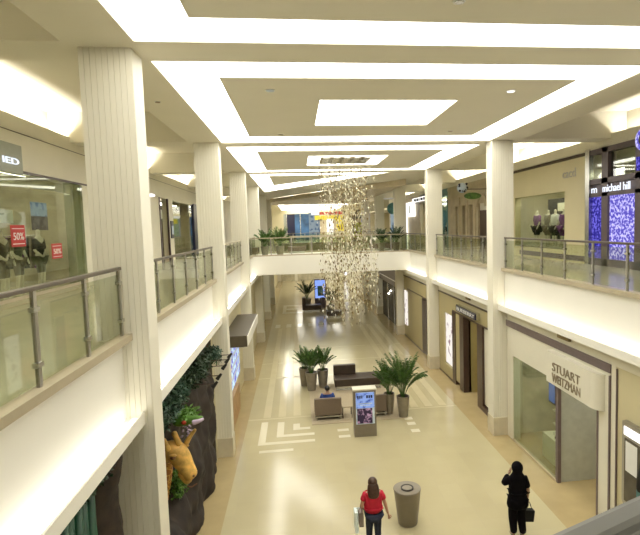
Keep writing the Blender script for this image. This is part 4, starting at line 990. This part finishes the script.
def person(loc, H, J, skinm, lab, clothes, hair, extra=None, hands=True):
    """J: joint dict in metres for a 1.7 m body facing +y"""
    x, y, z = loc; s = H/1.7
    t = thing('person', lab, 'person', loc)
    P = {k: Vector((x+v[0]*s, y+v[1]*s, z+v[2]*s)) for k, v in J.items()}
    names = ['pelvis', 'waist', 'chest', 'neck', 'throat', 'head', 'crown', 'shL', 'elL', 'wrL', 'shR', 'elR', 'wrR', 'hipL', 'knL', 'anL', 'toL', 'hipR', 'knR', 'anR', 'toR']
    rad = dict(pelvis=(.155, .11), waist=(.125, .095), chest=(.115, .085), neck=(.055, .05), throat=.052, head=(.072, .085), crown=(.060, .072), shL=.052, elL=.043, wrL=.028, shR=.052, elR=.043, wrR=.028,
               hipL=.095, knL=.058, anL=.038, toL=.03, hipR=.095, knR=.058, anR=.038, toR=.03)
    E = [('pelvis', 'waist'), ('waist', 'chest'), ('chest', 'neck'), ('neck', 'throat'), ('throat', 'head'), ('head', 'crown'), ('chest', 'shL'), ('shL', 'elL'), ('elL', 'wrL'), ('chest', 'shR'), ('shR', 'elR'), ('elR', 'wrR'),
         ('pelvis', 'hipL'), ('hipL', 'knL'), ('knL', 'anL'), ('anL', 'toL'), ('pelvis', 'hipR'), ('hipR', 'knR'), ('knR', 'anR'), ('anR', 'toR')]
    def sk(ns, f, over={}):
        ix = {n: i for i, n in enumerate(ns)}
        rr = []
        for n in ns:
            r = over.get(n, rad[n]); r = r if isinstance(r, tuple) else (r, r); rr.append((r[0]*s*f, r[1]*s*f))
        return skin([P[n] for n in ns], [(ix[a], ix[b]) for a, b in E if a in ix and b in ix], rr, 2)
    b = MB().mesh(sk(names, 1.))
    for sd in ('L', 'R'):
        d = P['wr'+sd]-P['el'+sd]; hand(b, P['wr'+sd], d, (0, .3, .1) if abs(d.normalized().z) > .6 else (0, 0, 1), s, 1 if sd == 'L' else -1)
    hd = P['head']; F = Vector(J.get('face', (0, 1, 0))).normalized(); Rt = F.cross(Vector((0, 0, 1))).normalized(); U = Vector((0, 0, 1))
    b.sph(hd+F*.098*s-U*.01*s, .017*s, (1, 1.2, 1.5), 8, 6)       # nose
    for sg in (-1, 1): b.sph(hd+Rt*sg*.088*s, .026*s, (.45, .8, 1.2), 8, 6)
    body = part('body', b, skinm, t, smooth=True)
    for sg in (-1, 1): part('eye', MB().sph(hd+F*.088*s+Rt*sg*.032*s+U*.018*s, .013*s, (1, .7, .8), 8, 6), 'garment_black', body)
    part('mouth', MB().sph(hd+F*.088*s-U*.052*s, .02*s, (1.2, .5, .35), 8, 6), 'garment_red', body)
    for nm, ns, f, over, mt in clothes: part(nm, MB().mesh(sk(ns, f, over)), mt, t, smooth=True)
    if hair: hair(t, P, s)
    return t, P, s
# woman in red, walking away
J = dict(pelvis=(0, 0, .93), waist=(0, .0, 1.08), chest=(0, .0, 1.32), neck=(0, 0, 1.43), throat=(0, .01, 1.48), head=(0, .03, 1.575), crown=(0, .025, 1.635),
         shL=(-.175, 0, 1.375), elL=(-.27, -.05, 1.12), wrL=(-.22, .12, .98), shR=(.175, 0, 1.375), elR=(.27, -.02, 1.10), wrR=(.33, .0, .86),
         hipL=(-.085, 0, .87), knL=(-.09, .10, .48), anL=(-.10, .02, .085), toL=(-.11, .17, .03), hipR=(.085, 0, .87), knR=(.09, .02, .47), anR=(.09, -.14, .10), toR=(.10, .0, .03))
def hair_long(t, P, s):
    h = P['head']; m = MB(); m.sph(h+Vector((0, -.012, .035))*s, .108*s, (.98, 1.05, 1.05), 16, 12)
    m.mesh(chain([(h+Vector((0, -.04, .06))*s, (.12*s, .09*s)), (h+Vector((0, -.08, -.06))*s, (.14*s, .09*s)), (h+Vector((0, -.12, -.15))*s, (.15*s, .08*s)), (h+Vector((0, -.16, -.22))*s, (.13*s, .06*s)), (h+Vector((0, -.17, -.27))*s, (.09*s, .03*s))]))
    part('hair', m, 'hair_brown', t, 'shoulder length brown hair', smooth=True)
wide = dict(pelvis=(.175, .13), waist=(.165, .12), chest=(.165, .115), shL=.08, shR=.08, elL=.06, elR=.06)
def lerp(a, b, k): return tuple(a[i]+(b[i]-a[i])*k for i in range(3))
tr, PR, sr = person((1.46, 10.62, 0), 1.69, J, 'skin', 'woman in a red short-sleeved top and dark trousers walking away, seen from behind',
    [
     ('trousers', ['pelvis', 'hipL', 'knL', 'anL', 'hipR', 'knR', 'anR'], 1.15, dict(pelvis=(.16, .12), hipL=.10, hipR=.10, knL=.07, knR=.07, anL=.05, anR=.05), 'jeans')], hair_long)
def top_mesh(P, hip_z, hip, waist, chest, sh, arm, k=.55):
    L, R_ = P['shL'], P['shR']; el, er = L+(P['elL']-L)*k, R_+(P['elR']-R_)*k; c = P['chest']
    k_ = (P['chest'].z-P['waist'].z)*.45; V = [c-Vector((0, 0, k_)), P['waist'], Vector((P['pelvis'].x, P['pelvis'].y, hip_z)), P['chest']+Vector((0, 0, .05)), L-Vector((0, 0, .02)), el, R_-Vector((0, 0, .02)), er, Vector((c.x, c.y, c.z))]
    E = [(0, 1), (1, 2), (0, 8), (8, 3), (8, 4), (4, 5), (8, 6), (6, 7)]
    return skin(V, E, [chest, waist, hip, (.07, .06), sh*.86, arm, sh*.86, arm, (.135, .12)], 2)
part('top', MB().mesh(top_mesh(PR, .90, (.235, .17), (.205, .155), (.215, .15), .098, .085)), 'red_cloth', tr, smooth=True)
for sd in 'LR':
    a, b_ = PR['sh'+sd], PR['el'+sd]; part('sleeve', MB().mesh(chain([(a+(b_-a)*.08, .078), (a+(b_-a)*.45, .075), (a+(b_-a)*.62, .07)])), 'red_cloth', tr, smooth=True)
    f_, g_ = PR['an'+sd], PR['to'+sd]; part('shoe', MB().mesh(chain([(f_+Vector((0, -.03, -.045)), .04), (f_+Vector((0, .05, -.045)), .042), (g_+Vector((0, .02, .01)), .03)])), 'shoe', tr, smooth=True)
w = PR['wrL']
t = thing('handbag', 'taupe handbag carried on the left arm of the woman in red', 'bag', (w.x-.05, w.y, .5))
part('bag_body', MB().prism_x([(w.y-.16, .62), (w.y+.14, .62), (w.y+.10, .93), (w.y-.12, .93)], w.x-.10, w.x+.0), 'bag_grey', t, bevel=.02)
part('strap', MB().mesh(chain([((w.x-.05, w.y-.12, .92), .012), ((w.x-.03, w.y-.08, 1.08), .012), ((w.x-.02, w.y-.02, 1.13), .012), ((w.x-.03, w.y+.04, 1.05), .012), ((w.x-.05, w.y+.09, .92), .012)], 1)), 'bag_grey', t)
t = thing('shopping_bag', 'white plastic shopping bag at the left side of the woman in red', 'bag', (w.x-.16, w.y, .4))
part('bag_body', MB().prism_x([(w.y-.18, .50), (w.y+.14, .50), (w.y+.10, .95), (w.y-.14, .95)], w.x-.20, w.x-.12), 'bag_white', t, bevel=.02)
part('handle', MB().mesh(chain([((w.x-.16, w.y-.10, .94), .008), ((w.x-.08, w.y-.02, 1.0), .008), ((w.x-.16, w.y+.06, .94), .008)], 1)), 'bag_white', t)
# woman in black
J2 = dict(J); J2.update(elL=(-.30, .08, 1.22), wrL=(-.13, .19, 1.38), elR=(.23, -.03, 1.08), wrR=(.24, .03, .84), shL=(-.17, .02, 1.36))
J2.update(knL=(-.09, .06, .48), anL=(-.09, .0, .085), toL=(-.10, .16, .03), knR=(.09, .03, .47), anR=(.10, -.06, .09), toR=(.11, .09, .03))
def hijab(t, P, s):
    h = P['head']; m = MB(); m.sph(h+Vector((0, -.02, .03))*s, .125*s, (1, 1.05, 1.12), 18, 12)
    m.mesh(chain([(h+Vector((0, -.02, .03))*s, (.115*s, .11*s)), (h+Vector((0, -.03, -.09))*s, (.11*s, .10*s)), (h+Vector((0, -.02, -.17))*s, (.20*s, .13*s)), (h+Vector((0, -.02, -.25))*s, (.23*s, .14*s)), (h+Vector((0, -.02, -.32))*s, (.20*s, .13*s))]))
    part('headscarf', m, 'black_cloth', t, smooth=True)
tb, PB, sb = person((4.78, 10.62, 0), 1.74, J2, 'skin_tan', 'woman all in black with a headscarf, one hand raised to her face',
    [('long_sleeve', ['shL', 'elL', 'wrL'], 1.1, dict(shL=.085, elL=.07, wrL=.05), 'black_cloth'),
     ('trousers', ['pelvis', 'hipL', 'knL', 'anL', 'hipR', 'knR', 'anR'], 1.12, dict(hipL=.12, hipR=.12, knL=.095, knR=.095, anL=.07, anR=.07), 'black_cloth')], hijab)
for sd in 'LR':
    f_, g_ = PB['an'+sd], PB['to'+sd]; part('shoe', MB().mesh(chain([(f_+Vector((0, -.03, -.045)), .04), (f_+Vector((0, .05, -.045)), .042), (g_+Vector((0, .02, .01)), .03)])), 'shoe', tb, smooth=True)
b_ = MB().mesh(top_mesh(PB, .93, (.25, .18), (.20, .15), (.22, .15), .10, .085, .85))
b_.mesh(chain([(PB['waist'], (.20, .15)), (PB['pelvis'], (.25, .18)), (PB['pelvis']-Vector((0, 0, .14)), (.275, .19)), (PB['pelvis']-Vector((0, 0, .28)), (.27, .19))]))
part('tunic', b_, 'black_cloth', tb, smooth=True)
w = PB['wrR']
part('sleeve', MB().mesh(chain([(PB['elR'], .058), (PB['elR']+(w-PB['elR'])*.35, .052)])), 'black_cloth', tb, smooth=True)
t = thing('handbag', 'black handbag hanging from the right hand of the woman in black', 'bag', (w.x+.03, w.y+.03, .3))
part('bag_body', MB().box(w.x-.10, w.x+.16, w.y-.04, w.y+.10, .33, .60, rot=Matrix.Rotation(.12, 3, 'Y')), 'bag_black', t, bevel=.02)
part('strap', MB().mesh(chain([((w.x-.06, w.y+.03, .58), .01), ((w.x-.0, w.y+.03, .76), .01), ((w.x+.03, w.y+.03, .79), .01), ((w.x+.08, w.y+.03, .74), .01), ((w.x+.12, w.y+.03, .6), .01)], 1)), 'bag_black', t)
# seated man
J3 = dict(pelvis=(0, 0, .52), waist=(0, -.04, .66), chest=(0, -.05, .87), neck=(0, -.03, .98), throat=(0, -.01, 1.03), head=(0, .02, 1.11), crown=(0, .02, 1.17),
          shL=(-.19, -.03, .92), elL=(-.25, .08, .68), wrL=(-.14, .28, .62), shR=(.19, -.03, .92), elR=(.25, .08, .68), wrR=(.14, .28, .62),
          hipL=(-.10, .06, .52), knL=(-.13, .46, .52), anL=(-.13, .50, .10), toL=(-.13, .64, .04), hipR=(.10, .06, .52), knR=(.13, .46, .52), anR=(.13, .50, .10), toR=(.13, .64, .04), face=(0, .95, -.3))
def short_hair(t, P, s):
    h = P['head']; part('hair', MB().sph(h+Vector((0, -.02, .03))*s, .105*s, (.92, 1.05, 1.0), 16, 12), 'hair_black', t, 'short black hair', smooth=True)
tm, PM, sm_ = person((.95, 18.86, -.02), 1.7, J3, 'skin_tan', 'man in a blue shirt sitting in the brown armchair, seen from behind',
    [
     ('trousers', ['pelvis', 'hipL', 'knL', 'anL', 'hipR', 'knR', 'anR'], 1.1, dict(anL=.05, anR=.05), 'jeans')], short_hair)
part('shirt', MB().mesh(top_mesh(PM, .52, (.19, .14), (.17, .13), (.20, .135), .09, .08, .8)), 'blue_cloth', tm, smooth=True)
for sd in 'LR':
    f_, g_ = PM['an'+sd], PM['to'+sd]; part('shoe', MB().mesh(chain([(f_+Vector((0, -.03, -.03)), .035), (f_+Vector((0, .05, -.035)), .036), (g_+Vector((0, .02, .01)), .028)])), 'shoe', tm, smooth=True)
# ------------------------------------------------------------------ chandelier
CX, CYY = 2.1, 20.7
t = thing('chandelier', 'tall cascading chandelier of golden crystal drops hanging from the ceiling well', 'chandelier', (CX, CYY, 9.7))
part('canopy', MB().box(1.05, 3.05, 19.7, 21.75, 9.86, 9.93), 'crystal_dark', t)
f = MB()
for i in range(5): f.box(1.15+i*.4, 1.4+i*.4, 19.75, 21.7, 9.84, 9.86)
part('canopy_grid', f, 'steel', t)
def strand(m, x, y, z0, z1):
    m.cyl((x, y, z1), (x, y, 9.86), .0012, n=3)
    z = z0+random.uniform(-.1, 0)
    while z > z1:
        L = random.uniform(.08, .17); w = random.uniform(.016, .034); a = random.random()*3.14; tilt = random.uniform(-.5, .5)
        d = Vector((math.cos(a)*math.sin(tilt), math.sin(a)*math.sin(tilt), -math.cos(tilt))); p = Vector((x+random.uniform(-.1, .1), y+random.uniform(-.1, .1), z))
        s1 = d.cross(Vector((math.cos(a*3), math.sin(a*3), .3))).normalized(); s2 = d.cross(s1)
        A = [m.bm.verts.new(q) for q in (p, p+d*L*.4+s1*w, p+d*L*.45+s2*w, p+d*L*.4-s1*w, p+d*L*.45-s2*w, p+d*L)]
        for k in range(4):
            m.bm.faces.new((A[0], A[1+k], A[1+(k+1) % 4])); m.bm.faces.new((A[5], A[1+(k+1) % 4], A[1+k]))
        z -= L+random.uniform(.08, .42)
rest = MB(); rest2 = MB(); N = 190
for i in range(N):
    a = i*2.39996; r = 1.22*math.sqrt((i+.5)/N)
    x = CX+.02+r*math.cos(a)*1.0; y = CYY+r*math.sin(a)*.95
    # the cluster spirals: lengths vary round the centre
    z0 = 9.6-.9*random.random()**2; z1 = 3.1+1.9*(r/1.12)**2*random.random()+.8*random.random()+(1.0 if math.sin(a*1.0+.6) > .6 else 0)
    if r > .85 and random.random() < .65: z0 = random.uniform(4.5, 7.5)
    if i >= N-95: m = MB(); strand(m, x, y, z0, z1); part('crystal_strand', m, ('crystal', 'crystal_dark', 'crystal_clear')[i % 3], t)
    else: strand(rest if i % 2 else rest2, x, y, z0, z1)
part('inner_crystals', rest, 'crystal', t, kind='stuff'); part('inner_crystals', rest2, 'crystal_dark', t, kind='stuff')
# ------------------------------------------------------------------ world and view
wd = bpy.data.worlds.new('world'); S.world = wd; wd.use_nodes = True
wd.node_tree.nodes['Background'].inputs[0].default_value = (1, .95, .82, 1); wd.node_tree.nodes['Background'].inputs[1].default_value = .3
S.view_settings.view_transform = 'Standard'; S.view_settings.look = 'None'; S.view_settings.exposure = .10; S.view_settings.gamma = 1; S.view_settings.use_curve_mapping = False
S.cycles.max_bounces = 8; S.cycles.diffuse_bounces = 4; S.cycles.glossy_bounces = 4; S.cycles.transparent_max_bounces = 24
S.cycles.use_denoising = True; S.cycles.sample_clamp_indirect = 4; S.cycles.caustics_reflective = False; S.cycles.caustics_refractive = False
